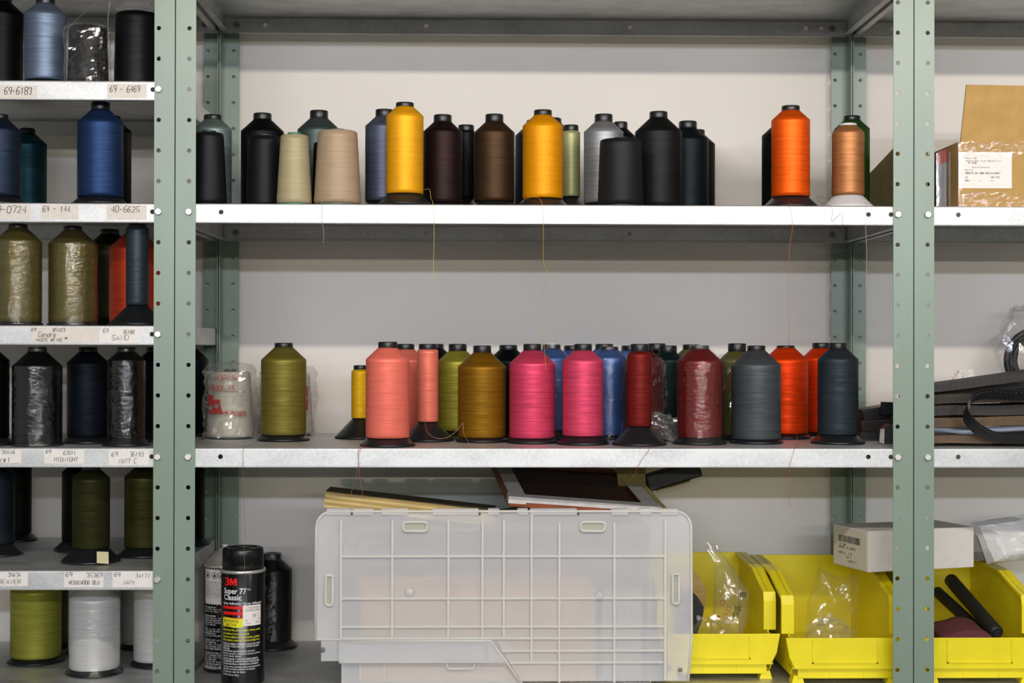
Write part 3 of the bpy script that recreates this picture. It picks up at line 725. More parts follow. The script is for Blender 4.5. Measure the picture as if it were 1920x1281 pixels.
settype(q, 'CONSEW INC', 463, 1142.5, 3.2, 486, 1); settype(q, 'ADHESIVE SPRAY', 460, 1147, 2.8, 487, 2); settype(q, '77', 473, 1160, 6, 479.5, 2)
settype(q, 'EA', 461, 1166, 2.6, 465, 2); settype(q, 'QTY', 484, 1164, 2.4, 487, 2); settype(q, '77000', 461, 1171, 2, 469, 2); settype(q, '0001', 479, 1170, 2, 486, 2)
q.build('price_sticker', [PAPER_W, DRED, INK], can, recalc=False); put = put_s
q = MB()
for (tx, y, r_) in (('Bonds many foils, plastics, papers, foams, metals', 1184, 487), ('and cardboard. Low mist formula.', 1191, 468), ('Pega varios objetos de metal, plastico, papeles,', 1197, 486), ('foami, metales, y cartones. Formula de bajo rocio', 1203, 486)): settype(q, tx, 420, y, 4, r_, 0, bold=.008, shear=.15)
q.build('yellow_lettering', YELP, can, recalc=False)
q = MB()
for (tx, y, r_) in (('DANGER! EXTREMELY FLAMMABLE LIQUID AND VAPOR', 1210, 487), ('VAPORS MAY CAUSE FLASH FIRE. CONTENTS UNDER', 1214.5, 485), ('PRESSURE.', 1219, 432), ('FOR INDUSTRIAL OR PROFESSIONAL USE ONLY.', 1223.5, 478), ('See other panel for additional cautions and first', 1228, 487), ('aid on back label', 1232.5, 452), ('PELIGRO! LIQUIDO Y VAPOR EXTREMADAMENTE', 1238, 483), ('INFLAMABLES. EL VAPOR PUEDE INCENDIARSE.', 1242.5, 486), ('PARA USO INDUSTRIAL O PROFESIONAL SOLAMENTE', 1247.5, 484), ('Vea los otros paneles para precauciones', 1252.5, 487), ('adicionales y primeros auxilios en la etiqueta', 1257, 478), ('al dorso de la lata', 1262, 460), ('NET WT 16.75 oz / 467 g', 1268, 448)):
    settype(q, tx, 420, y, 3.2, r_, 0, bold=.006)
q.build('fine_print', WHT, can, recalc=False)
tail(can, '#a8a060', [(457, 1018, .03), (458, 1040, .04), (459, 1080, .042), (461, 1115, .043), (463, 1135, .043)])
can.children[-1].name = 'loose_thread'
# second can, seen from the back
Y2 = .19; k2 = mpp(Y2); p2 = at(422, 1100, Y2); R2 = 38.5 * k2
can2 = thing('spray_can', 'uncapped black aerosol can with silver dome and white nozzle behind the capped can', 'spray can', (p2.x, Y2, SB))
zr2 = at(422, 1064, Y2 - R2).z - SB; ztn = at(422, 1021, Y2).z - SB
MB().lathe([(R2 * .86, .0), (R2 * .99, .001), (R2 * 1.02, .004), (R2 * .99, .007), (R2 * .985, zr2 - .002)], n=48).build('can_body', CANBLK, can2)
MB().lathe([(R2 * .985, zr2 - .003), (R2 * 1.03, zr2 - .001), (R2 * 1.0, zr2 + .002), (R2 * .93, zr2 + .004), (R2 * .75, zr2 + .016), (R2 * .5, zr2 + .024), (R2 * .36, zr2 + .026), (R2 * .34, zr2 + .030), (R2 * .1, zr2 + .030)], n=48).build('dome', CHROME, can2)
MB().lathe([(.0045, zr2 + .029), (.0045, zr2 + .034), (.0062, zr2 + .035), (.0062, ztn - .001), (.0045, ztn), (.0001, ztn)], n=20).build('nozzle', simple('white_nozzle', '#e8e6e0', .4), can2)
MB().lathe([(R2 * 1.0, .0072), (R2 * 1.02, .0085), (R2 * .99, .010)], n=48).build('bottom_rim', CHROME, can2)
TH2 = math.atan2(CAM.x - p2.x, Y2 - CAM.y)
Rl = R2 * .985 + .0003; put = wrap_put(Rl, TH2); cyl_y = Y2 - R2
def cz2(y): return at(400, y, cyl_y).z - SB
def c2x(x): return Rl * math.asin(max(-.985, min(.985, (x - 422) / 38.5)))
q = MB(); wrap_patch(q, c2x(386), c2x(428), cz2(1133), cz2(1070), put, 0)
for i in range(9):   # torn-off zigzag edge of the panel
    a = c2x(386) + (c2x(428) - c2x(386)) * i / 9; b = a + (c2x(428) - c2x(386)) / 9
    q.add([put(a, cz2(1070), .5), put(b, cz2(1070), .5), put((a + b) / 2, cz2(1067.5), .5)], [(0, 1, 2)], 0); q.add([put(a, cz2(1133), .5), put(b, cz2(1133), .5), put((a + b) / 2, cz2(1135.5), .5)], [(0, 2, 1)], 0)
put = wrap_put(Rl + .0002, TH2)
for cxp in (390.5, 402.5, 415):
    n = 16; ro, ri = .0062, .0052; c0 = c2x(cxp); zc_ = cz2(1080)
    q.add([put(c0 + r_ * math.cos(2 * PI * i / n), zc_ + r_ * math.sin(2 * PI * i / n), 1) for r_ in (ro, ri) for i in range(n)], [(i, (i + 1) % n, n + (i + 1) % n, n + i) for i in range(n)], 1)
    q.add([put(c0 + a, zc_ + b, 1) for a, b in ((-.0022, -.003), (.0022, -.003), (.0026, 0), (.0006, .0036), (-.001, .001), (-.0025, .0004))], [(0, 1, 2, 3, 4, 5)], 1)
words = 'CAUTION FLAMMABLE KEEP AWAY FROM HEAT SPARKS AND OPEN FLAME DO NOT PUNCTURE CONTENTS UNDER PRESSURE READ ALL WARNINGS AVOID BREATHING VAPOR'.split()
def rowtext(i): return ' '.join(words[(i * 3 + j) % len(words)] for j in range(4))
for i in range(9): lettering(q, rowtext(i), c2x(387), cz2(1093 + i * 3.6), .0018, put, wd=.0003, mi=1, width=c2x(424) - c2x(387), slant=0, jit=0)
q.build('warning_panel', [PAPER_W, INK], can2, recalc=False)
q = MB()
for i in range(29):
    y = 1141 + i * 4.1
    if i in (3, 9, 14, 20): continue
    lettering(q, rowtext(i), c2x(386), cz2(y), .0021, put, wd=.00045, width=(c2x(424) - c2x(386)) * (1 if i % 4 else .6), slant=0, jit=0)
q.build('fine_print', WHT, can2, recalc=False)
king('black shrink-wrapped spool behind the spray cans on the bottom shelf', -16, 511, 1037, 37, .395, '#0f1011', cap=11, film='shrink', base=.049, group='lone spool on bottom shelf')

# ------------------------------------------------------------------ translucent tote with hinged lid
TOTE = milky('milky_polypropylene', (.96, .96, .97, 1), .56, .30, .27)
RIB = milky('milky_rib', (.86, .85, .80, 1), .30, .4, .12)
GTOTE = milky('grey_translucent_plastic', (.60, .66, .62, 1), .55, .3, .15)
YT = .050
tote = thing('storage_tote', 'large clear plastic storage tote on its side, ribbed lid facing out', 'storage tote', (at(944, 1200, YT).x, YT, SB))
ox = tote.location.x
def T(px, py, Y=YT): p = at(px, py, Y); return (p.x - ox, max(p.z - SB, .0008))
def arcpts(cx, cz_, r, a0, a1, n=5): return [(cx + r * math.cos(a0 + (a1 - a0) * i / n), cz_ + r * math.sin(a0 + (a1 - a0) * i / n)) for i in range(n + 1)]
xl, ztp = T(592, 958); xr, _ = T(1297, 958); _, zb1 = T(592, 1199); _, zb2 = T(592, 1240); xb0, _ = T(602, 1199); xs0, _ = T(640, 1199); xm, _ = T(930, 1199); xm2, _ = T(978, 1281)
_, zbb = T(592, 1279)
xr2, _ = T(1290, 1279)
lidpoly = arcpts(xl + .028, ztp - .028, .026, PI, PI / 2) + arcpts(xr - .028, ztp - .028, .026, PI / 2, 0) + [(xr, zb1), (xr2, zbb), (xm2, zbb), (xm, zb1), (xm - .005, zb2), (xs0, zb2), (xs0, zb2), (xb0, zb2), (xb0, zb1), (xl, zb1)]
lidpoly = [p for i, p in enumerate(lidpoly) if p != lidpoly[i - 1]]
MB().prism(lidpoly, 0, .0022).build('lid_panel', TOTE, tote)
# raised rim round the lid
rim = [(xl, T(592, 1028)[1]), (xl, zb1)] ; q = MB()
outl = arcpts(xl + .028, ztp - .028, .027, PI, PI / 2) + arcpts(xr - .028, ztp - .028, .027, PI / 2, 0)
path = [(xl, zb1), ] + outl + [(xr, zb1), (xr2, zbb)]
q.tube([(a, -.001, b) for a, b in path], .0024, n=6); q.build('lid_rim', RIB, tote)
q = MB(); q.box((xl, -.002, zb1 - .001), (xs0, .001, zb1 + .0015)); 
q.build('rim_ledge', RIB, tote)
# ribs
verts_px = [(640, 975, 1197), (736, 975, 1197), (841, 975, 1197), (905, 975, 1197), (945, 975, 1197), (997, 965, 1240), (1049, 980, 1279), (1152, 980, 1279), (1247, 975, 1275)]
hor_px = [(1043, 640, 1247), (1122, 640, 1247), (1175, 640, 1247), (1197, 640, 1247), (1220, 940, 1245), (1242, 955, 1243)]
for (x, a, b) in verts_px:
    x0, z1 = T(x, a); _, z0_ = T(x, b); MB().box((x0 - .0018, -.0040, z0_), (x0 + .0018, .0005, z1)).build('rib', RIB, tote)
for (y, a, b) in hor_px:
    x0, z0_ = T(a, y); x1, _ = T(b, y); MB().box((x0, -.0038, z0_ - .0018), (x1, .0005, z0_ + .0018)).build('rib', RIB, tote)
def frame(x0, x1, y0, y1, wd, name='slot_frame', mat=RIB, slot=True, r=.35):
    ax, az = T(x0, y0); bx, bz = T(x1, y1); rr = min(bx - ax, az - bz) * r
    pts = []
    for (cx, cz_, a0) in ((bx - rr, az - rr, 0), (ax + rr, az - rr, PI / 2), (ax + rr, bz + rr, PI), (bx - rr, bz + rr, 1.5 * PI)): pts += arcpts(cx, cz_, rr, a0, a0 + PI / 2, 4)
    mb = MB(); mb.tube([(a, -.002, b) for a, b in pts + [pts[0]]], wd, n=6); o = mb.build(name, mat, tote)
    if slot: MB().prism(pts, -.0012, -.0004).build('slot', simple('slot_shade', '#a9a99a', .6), o)
    return o
frame(756, 801, 979, 996, .0026); frame(1089, 1134, 979, 996, .0026); frame(611, 624, 1079, 1135, .0026); frame(1261, 1273, 1076, 1132, .0026)
# latch band with three recessed panels
bx0, bz0 = T(636, 1202); bx1, _ = T(925, 1202); _, bz1 = T(636, 1243)
MB().prism([(bx0, bz0), (bx1, bz0), (bx1 + .02, bz1), (bx0, bz1)], -.006, -.0005).build('latch_band', TOTE, tote)
for a, b in ((645, 733), (741, 836), (844, 914)): frame(a, b, 1206, 1241, .0016, 'recess_frame', slot=False, r=.12)
q = MB(); e0 = T(921, 1201); e1 = T(978, 1281); q.tube([(bx0, -.004, bz0), (e0[0], -.004, e0[1]), (e1[0], -.004, e1[1])], .0022, n=6); q.build('interlock_edge', RIB, tote)
frame(838, 889, 1236, 1254, .0013, 'handle_loop', slot=False)
# hinge knuckles along the top
for (a, b) in ((612, 658), (662, 700), (715, 765), (811, 897), (915, 936), (970, 990), (994, 1082), (1146, 1178), (1200, 1222), (1238, 1272)):
    x0, z1 = T(a, 954); x1, z0_ = T(b, 966); MB().box((x0, -.003, z0_), (x1, .012, z1)).build('hinge_knuckle', TOTE, tote, bevel=.001)
for a in (658, 898, 1083):
    x0, z1 = T(a, 957); x1, z0_ = T(a + 3, 966); MB().box((x0, -.002, z0_), (x1, .008, z1)).build('hinge_pin', simple('dark_pin', '#3a332c', .5), tote)
# moulded warning, upside down on the lid
q = MB()
for i, tx in enumerate(('DO NOT', 'STAND DO NOT', 'NOT A STEP', 'WARNING')):
    x0, z0_ = T(626 , 1001 + i * 11)
    wd_ = (.032, .074, .058, .05)[i]; rx = x0 + wd_
    lettering(q, tx, 0, 0, .007, lambda x, z, d, rx=rx, z0_=z0_: (rx - x, -.0008, z0_ - z), wd=.0009, width=wd_, jit=0, slant=0)
q.build('moulded_warning', RIB, tote, recalc=False)
for (x, y) in ((768, 1111), (1124, 1118)):
    p = T(x, y); o = MB().lathe([(.008, 0), (.007, .003), (.003, .005), (.0001, .0052)], n=20).build('moulded_boss', TOTE, tote, loc=(p[0], -.0005, p[1])); o.rotation_euler = (PI / 2, 0, 0)
p = T(1275, 1257); o = MB().lathe([(.0062, 0), (.0062, .002), (.0045, .002), (.0045, 0)], n=20).build('corner_hole_ring', RIB, tote, loc=(p[0], -.0005, p[1])); o.rotation_euler = (PI / 2, 0, 0)
p = T(605, 1219); o = MB().lathe([(.0045, 0), (.0045, .0006), (.0001, .0006)], n=20).build('corner_hole', simple('hole_grey', '#6f7072', .6), tote, loc=(p[0], -.0003, p[1])); o.rotation_euler = (PI / 2, 0, 0)
# lower front of the body under the latch band
q = MB(); fx0, fz0 = T(640, 1236); fx1, _ = T(972, 1279); q.prism([(fx0, .0012), (xm2 + .004, .0012), (xm + .006, zb1), (fx0, zb1)], .0028, .0048); q.build('front_skirt', TOTE, tote)
# body of the tote behind its lid (open towards the lid)
q = MB(); a, _ = T(640, 1000); b, _ = T(1222, 1000); D0, D1 = .006, .300; zt_ = T(640, 994)[1]; tk = .0022
q.box((a, D0, .001), (a + tk, D1, zt_)); q.box((b - tk, D0, .001), (b, D1, zt_)); q.box((a + tk, D0, .001), (b - tk, D1, .001 + tk)); q.box((a + tk, D0, zt_ - tk), (b - tk, D1, zt_)); q.box((a, D1, .001), (b, D1 + tk, zt_))
q.build('tote_body', TOTE, tote)
for x in (675, 720): 
    x0, z1 = T(x, 1246); _, z0_ = T(x, 1279); MB().box((x0 - .001, .002, z0_), (x0 + .001, .006, z1)).build('body_rib', RIB, tote)
# contents
p0 = at(668, 1300, .12); p1 = at(1135, 1300, .12)
c = MB().box((0, 0, 0), (.40, .16, .160)).build('carton', simple('pale_carton', '#c79a58', .85, amt=.08, scale=20), None, (p0.x + .012, .066, SB + .0044)); tag(c, 'pale tan carton lying inside the clear storage tote', 'carton')
c = MB().box((0, 0, 0), (.40, .15, .016)).build('cardboard_sheet', simple('pale_sheet', '#b88c50', .85, amt=.08, scale=20), None, (p0.x + .005, .07, SB + .1650)); tag(c, 'flat tan cardboard stack on the carton inside the clear tote', 'cardboard')
c = MB().box((0, 0, 0), (.068, .15, .155)).build('grey_carton', simple('pale_grey_carton', '#a8a294', .85, amt=.06), None, (p0.x + .425, .08, SB + .0044)); tag(c, 'pale grey carton at the right end inside the clear tote', 'carton')

# greenish tote lid leaning at the back
gx0 = at(622, 1000, .425); gx1 = at(1010, 1000, .425)
gt = thing('tote_lid', 'grey-green translucent plastic lid leaning on the wall behind the plywood', 'tote lid', (gx0.x, .425, SB))
GW = gx1.x - gx0.x; GH = at(700, 899, .425).z - SB
MB().prism([(0, 0), (GW, 0), (GW, GH - .01), (GW - .01, GH - .006), (.035, GH - .006), (0, GH - .032)], 0, .003).build('lid_panel', GTOTE, gt)
q = MB(); q.tube([(0, -.002, GH - .034), (.034, -.002, GH - .028), (GW, -.002, GH - .028)], .0022, n=6); q.build('lid_ridge', GTOTE, gt)
for (a, b) in ((642, 680), (700, 725), (760, 800), (812, 885), (900, 945)):
    x0 = at(a, 900, .425).x - gx0.x; x1 = at(b, 900, .425).x - gx0.x; MB().box((x0, -.003, GH - .012), (x1, .006, GH)).build('hinge_knuckle', GTOTE, gt, bevel=.001)
for a in (742, 818, 878, 930): x0 = at(a, 900, .425).x - gx0.x; MB().box((x0 - .001, -.003, .1), (x0 + .001, 0, GH - .03)).build('rib', GTOTE, gt)

# plywood strip on the tote
TT = SB + zt_                                     # top face of the tote
pA = at(607, 938, .085); pB = at(905, 972, .085)
ang = math.atan2(pB.z - pA.z, pB.x - pA.x)
ply = thing('plywood_offcut', 'plywood offcut with striped edge lying on the clear tote', 'plywood', (pA.x, .085, TT + .0002)); LEN = (pB - pA).length + .02
ply.rotation_euler = (0, -ang, 0); ply.location.z = max(pA.z - .012, TT + .001 - LEN * math.sin(ang))
for i in range(6):
    MB().box((0, 0, i * .0044), (LEN - i * .0006, .085, i * .0044 + .0043)).build('ply', [PLYS[i % 2]], ply)
MB().box((0, .0, .0264), (LEN, .085, .0278)).build('face_veneer', OLIVE_BOARD, ply)
# folded dark card under the screen frame
cd_ = thing('cardboard_wedge', 'folded olive card under the taped frame on the tote', 'cardboard', (at(900, 950, .2).x, .20, TT + .0004))
MB().prism([(0, 0), (.13, 0), (.13, .012), (.06, .010)], 0, .12).build('card', CHIP, cd_)
# taped frame
fr = thing('screen_frame', 'reddish wooden frame with white taped edges propped on the clear tote', 'frame', (0, 0, 0))
cA, cB = at(955, 932, .09), at(1240, 952, .115)          # near corners
ex = (cB - cA).normalized(); FW_ = (cB - cA).length
far = at(917, 862, .42); ey = (far - cA); ey = (ey - ex * ey.dot(ex)); FD = ey.length; ey.normalize(); ez = ex.cross(ey)
# skew kept small: the frame is a true rectangle
fr.matrix_world = Matrix(((ex.x, ey.x, ez.x, cA.x), (ex.y, ey.y, ez.y, cA.y), (ex.z, ey.z, ez.z, cA.z), (0, 0, 0, 1)))
th = .017
MB().box((0, 0, -th), (FW_, .028, 0)).build('front_rail', REDWOOD, fr, bevel=.0015); MB().box((0, FD - .028, -th), (FW_, FD, 0)).build('back_rail', REDWOOD, fr, bevel=.0015)
MB().box((0, .028, -th), (.028, FD - .028, 0)).build('side_rail', REDWOOD, fr); MB().box((FW_ - .028, .028, -th), (FW_, FD - .028, 0)).build('side_rail', REDWOOD, fr)
MB().box((.028, .028, -.009), (FW_ - .028, FD - .028, -.005)).build('panel', simple('dark_brown_panel', '#3a1d12', .45, amt=.3, scale=18, stretch=(2, 10, 2)), fr)
for nm, a, b in (('white_tape', (-.001, -.0011, -.008), (FW_ + .001, .026, .0012)), ('white_tape', (.002, .02, .0003), (.030, FD - .01, .0013)), ('white_tape', (FW_ - .030, .02, .0003), (FW_ - .002, FD - .01, .0013)), ('white_tape', (-.0012, -.0012, -.0108), (.03, .03, .0016))):
    MB().box(a, b).build(nm, WHITE_TAPE, fr)
# black strip and olive card at the back
bs_ = thing('black_bar', 'black padded bar sticking out behind the taped frame', 'bar', tuple(at(1222, 922, .30)))
pe = at(1318, 893, .30); v = pe - Vector(bs_.location); bs_.rotation_euler = (0, -math.atan2(v.z, v.x), 0)
MB().box((-.003, 0, 0), (v.length, .05, .030)).build('bar_body', BLACK_MATTE, bs_, bevel=.003)
MB().box((.01, -.002, -.003), (.075, .03, -.0002)).build('card_backing', CHIP, bs_)
oc = thing('olive_card', 'olive card sheet standing behind the taped frame', 'card', (at(1165, 900, .30).x, .30, TT))
MB().prism([(0, 0), (.095, 0), (.045, .055), (.045, .09), (-.01, .09)], 0, .003).build('card', CHIP, oc)

# ------------------------------------------------------------------ yellow bins
def bin_(label, px0, Yf, rz=0, frame_=True):
    x0 = at(px0, 1200, Yf).x; BW, BD, BH = .209, .345, .176; t = .0032
    b = thing('stacking_bin', label, 'storage bin', (x0, Yf, SB), rz, 'yellow stacking bins')
    hl = .080; hb = .027                                   # front lip top and bottom
    # one moulded body: floor, back, two sides, front lip, feet
    mb = MB()
    mb.box((.014, .03, .012), (BW - .014, BD, .012 + t))
    mb.box((.004, BD - t, .012), (BW - .004, BD, BH))
    prof = [(.03, .012), (BD, .012), (BD, BH), (.16, BH - .004), (.085, BH - .022), (.045, BH - .030), (.0425, BH - .045), (.0425, hl - .004), (.006, hl - .002), (.012, hb)]
    mb.prism(prof, .012, .012 + t, axes='yzx'); mb.prism(prof, BW - .012 - t, BW - .012, axes='yzx')
    # rolled rims
    for xx in (0, BW - .022):
        mb.prism([(BD, BH), (.16, BH - .004), (.085, BH - .022), (.045, BH - .030), (.040, BH - .045), (.040, hl), (.046, hl), (.047, BH - .048), (.051, BH - .037), (.088, BH - .028), (.16, BH - .010), (BD, BH - .006)], xx, xx + .022, axes='yzx')
    mb.prism([(0, hl), (BW, hl), (BW - .006, hb + .02), (BW - .016, hb), (.016, hb), (.006, hb + .02)], .002, .002 + t)
    mb.box((.010, .0052, hl - .003), (BW - .010, .042, hl)) if False else None
    mb.box((.022, .010, .010), (BW - .022, .012 + t, hb + .004))
    mb.box((.012, .004, hb), (BW - .012, .034, hb + t))
    mb.box((.022, .012, .009), (BW - .022, .034, .012))
    mb.build('bin_body', YEL, b, bevel=.0008)
    for xx in (.012, BW - .034):
        for yy in (.012, BD - .04): MB().prism([(xx, 0), (xx + .022, 0), (xx + .018, .014), (xx + .004, .014)], yy, yy + .026).build('foot', YEL, b)
    q = MB(); fx0, fx1, fz0, fz1 = .045, BW - .052, hb + .010, hl - .002; w2 = .0022
    for a, c_ in (((fx0, -.0002, fz0), (fx1, .0022, fz0 + w2)), ((fx0, -.0002, fz0), (fx0 + w2, .0022, fz1)), ((fx1 - w2, -.0002, fz0), (fx1, .0022, fz1))): q.box(a, c_)
    q.build('label_frame', YEL, b)
    for xx in (.075, .135): MB().box((xx, .0085, .011), (xx + .0016, .0102, hb)).build('base_rib', YEL, b)
    return b
bin1 = bin_('yellow plastic bin next to the clear tote, clear bags inside', 1237, .085)
bin2 = bin_('yellow plastic bin under the white barcode box, left of the right post', 1474, .045)
bin3 = bin_('yellow plastic bin with black rods in the right bay', 1727, .045)

# ------------------------------------------------------------------ things in and on the bins
def sheet_bag(label, loc, outline, seed, mat, lift=.02, thick=.018, cat='plastic bag', name='plastic_bag', bulge=1.0, rings=7):
    """a flattened, crinkled clear bag: outline in (x,z) with soft depth"""
    c0 = Vector((sum(p[0] for p in outline) / len(outline), sum(p[1] for p in outline) / len(outline)))
    pts = []
    for i in range(len(outline)):
        a, b = outline[i], outline[(i + 1) % len(outline)]
        for j in range(4): t = j / 4; pts.append((a[0] + (b[0] - a[0]) * t, a[1] + (b[1] - a[1]) * t))
    n = len(pts); vs = []; fs = []
    for side in (-1, 1):
        for r in range(rings + 1):
            s_ = 1 - r / rings
            for (x, z) in pts:
                X = c0.x + (x - c0.x) * s_; Z = c0.y + (z - c0.y) * s_
                v = Vector((X * 22 + seed, Z * 22, side * .7))
                d = side * thick * math.sqrt(max(0, 1 - s_ * s_)) * bulge * (1 + .9 * noise.noise(v)) + .010 * noise.noise(v * .8 + Vector((0, 0, 5))) + .004 * noise.noise(v * 2.6)
                vs.append((X + .003 * noise.noise(v * 2), d, Z))
    for side in (0, 1):
        o_ = side * (rings + 1) * n
        for r in range(rings):
            for i in range(n): fs.append((o_ + r * n + i, o_ + r * n + (i + 1) % n, o_ + (r + 1) * n + (i + 1) % n, o_ + (r + 1) * n + i))
    t = thing(name, label, cat, loc)
    MB().add(vs, fs, 0, False).build('film', mat, t, recalc=False); return t
def PXO(lst, Y, loc): return [(at(x, y, Y).x - loc[0], max(0, at(x, y, Y).z - loc[2])) for x, y in lst]
Yb = .205; l1 = (at(1370, 1150, Yb).x, Yb, SB + .018)
g1 = sheet_bag('tall clear bag with red print standing in the left yellow bin', l1, PXO([(1318, 1017), (1337, 1016), (1352, 1032), (1384, 1080), (1406, 1112), (1402, 1165), (1394, 1192), (1330, 1196), (1340, 1120), (1338, 1060)], Yb, l1), 2.1, BAGH, thick=.016)
q = MB()
for i, (tx, x, y, s) in enumerate((('O', 1350, 1135, 9), ('O', 1362, 1146, 8), ('V', 1346, 1120, 8), ('C', 1356, 1160, 9), ('*', 1345, 1158, 6), ('I', 1372, 1166, 6))):
    p = at(x, y, Yb - .022); k = mpp(Yb)
    lettering(q, tx, p.x - l1[0], p.z - l1[2], s * k, lambda x, z, d: (x, -.022, z), wd=.0011, aspect=.9)
q.build('red_print', INK_RED, g1, recalc=False)
q = MB()
for (x, y) in ((1378, 1141), (1388, 1114), (1374, 1152)):
    p = at(x, y, Yb - .021); 
    for j in range(4): q.box((p.x - l1[0] + j * .003, -.0215, p.z - l1[2] - .006), (p.x - l1[0] + j * .003 + .0014, -.021, p.z - l1[2] + .004))
q.build('black_print', INK, g1, recalc=False)
l2 = (at(1330, 1180, .15).x, .150, SB + .018); crumple('film', BAGF, thing('plastic_bag', 'crumpled clear bag at the front of the left yellow bin', 'plastic bag', l2), .042, .026, .040, 8.2, loc=(0, 0, .038))
l3 = (at(1565, 1150, .24).x, .24, SB + .018)
sheet_bag('large clear bag spread against the back of the middle yellow bin', l3, PXO([(1535, 1062), (1570, 1083), (1612, 1072), (1614, 1130), (1606, 1185), (1515, 1190), (1510, 1130)], .24, l3), 5.5, BAGF, thick=.014)
l4 = (at(1556, 1180, .14).x, .145, SB + .018); crumple('film', BAGH, thing('plastic_bag', 'crumpled clear bag at the front of the middle yellow bin', 'plastic bag', l4), .044, .026, .038, 1.7, loc=(0, 0, .040))
# curved wooden piece at the left of bin 1
wp = thing('plywood_piece', 'tan plywood piece with a rounded edge standing in the left yellow bin', 'plywood', (at(1290, 1130, .26).x, .26, SB + .0165))
wo = [(a, max(0, b)) for a, b in PXO([(1270, 1062), (1296, 1064), (1312, 1082), (1324, 1108), (1322, 1140), (1310, 1180), (1305, 1215), (1270, 1215)], .26, wp.location)]
MB().prism(wo, 0, .012).build('board', PLYS[1], wp)
MB().prism([(a - .006, b * .75) for a, b in wo], -.010, -.002).build('black_backing', BLACK_MATTE, wp)
# bin 3 contents
def rod(label, a, b, r):
    A, B = at(*a), at(*b); t = thing('black_rod', label, 'rod', tuple(B), 0, 'black rods in the right bin')
    d = (A - B); n = 8; pts = [d * (i / n) for i in range(n + 1)]
    MB().tube([d * (-r * .3 / d.length), (0, 0, 0)] + pts[1:] + [d * (1 + r * .5 / d.length)], [r * .75] + [r] * n + [r, r * .6], n=20).build('rod_body', BLACK_MATTE, t)
    MB().tube([d * (-r * .55 / d.length), d * (-r * .31 / d.length)], r * .5, n=16).build('rod_end', INK, t)
rod('thick black rod leaning in the right yellow bin', (1783, 1088, .30), (1868, 1186, .10), .0125)
rod('black rod lower left of the thick one in the right yellow bin', (1757, 1110, .31), (1840, 1186, .16), .0105)
rod('thin black rod at the back of the right yellow bin', (1800, 1098, .345), (1866, 1176, .225), .0055)
mf = thing('maroon_pad', 'maroon folded pad at the front of the right yellow bin', 'pad', (at(1812, 1190, .13).x, .135, SB + .018))
q = MB(); n = 14; m = 8; vs = []; fs = []
for j in range(m + 1):
    for i in range(n + 1):
        x = -.055 + .11 * i / n; y = -.04 + .08 * j / m
        z = .052 + .012 * math.sin(PI * i / n) + .010 * j / m + .004 * noise.noise(Vector((x * 40, y * 40, 0))) - (.03 * max(0, (i / n - .75) * 4))
        vs.append((x, y, z))
for j in range(m):
    for i in range(n): fs.append((j * (n + 1) + i, j * (n + 1) + i + 1, (j + 1) * (n + 1) + i + 1, (j + 1) * (n + 1) + i))
q.add(vs, fs, 0, True); k_ = len(vs); lo = [(v[0], v[1], .0) for v in vs]; q.add(lo, [tuple(reversed(f)) for f in fs], 0)
bd = [j * (n + 1) for j in range(m + 1)]; 
for chain in ([i for i in range(n + 1)], [m * (n + 1) + i for i in range(n + 1)], [j * (n + 1) for j in range(m + 1)], [j * (n + 1) + n for j in range(m + 1)]):
    for a, b in zip(chain, chain[1:]): q.f.append((a, b, k_ + b, k_ + a)); q.m.append(0); q.sm.append(False)
q.build('pad', simple('maroon_fabric', '#5d2a30', .8, amt=.12, scale=90, bmp=.3), mf)
# white box with barcode
FLc = at(1628, 1060, .115); FRc = at(1826, 1056, .18)
wbz = SB + .1815
wb = thing('white_box', 'white carton with a barcode bridging the two right yellow bins', 'carton', (FLc.x, .115, wbz)); rz = math.atan2(.065, FRc.x - FLc.x); wb.rotation_euler = (0, 0, rz)
wl = math.hypot(.065, FRc.x - FLc.x); wh = .072; wdp = .118
MB().box((0, 0, 0), (wl, wdp, wh)).build('carton', WHITE_CARD, wb, bevel=.001)
MB().box((-.0008, .004, .002), (-.0002, .114, wh - .002)).build('end_flap', simple('cream_card', '#cfc8b4', .8, amt=.03), wb)
q = MB(); sd = lambda x, z, d: (-.0012, .112 - x * .82, z)
xx = .02
while xx < .105:
    wq = random.choice((.0012, .002, .003)); q.add([sd(xx, .044, 0), sd(xx + wq, .044, 0), sd(xx + wq, .056, 0), sd(xx, .056, 0)], [(0, 1, 2, 3)]); xx += wq + random.choice((.0012, .0018, .0026))
for (tx, x, z, wd_) in (('ITM NBR', .018, .038, .03), ('ORDER NO 00832', .018, .033, .07), ('SERIAL 472', .018, .023, .055), ('LOT 3', .05, .017, .02), ('00215', .06, .010, .025)): lettering(q, tx, x, z, .0032, sd, wd=.0007, width=wd_, slant=0, jit=0)
q.build('barcode_print', INK, wb, recalc=False)
# white poly mailer
wm = sheet_bag('white poly mailer torn open on top of the right yellow bin', (at(1890, 1040, .20).x, .20, SB + .183), PXO([(1822, 980), (1860, 975), (1990, 955), (2000, 1045), (1920, 1050), (1852, 1058), (1838, 1020)], .20, (at(1890, 1040, .20).x, .20, SB + .183)), 9.3, simple('white_poly', '#d5d4d2', .3, amt=.03), thick=.03, cat='mailer', name='poly_mailer')
# base sheet under the mailer
ws = thing('white_card_sheet', 'white card sheet under the poly mailer on the right bin', 'card', (at(1760, 1062, .12).x, .12, SB + .1765)); ws.hide_render = False
MB().box((.06, .18, 0), (.27, .30, .0008)).build('sheet', WHITE_CARD, ws)

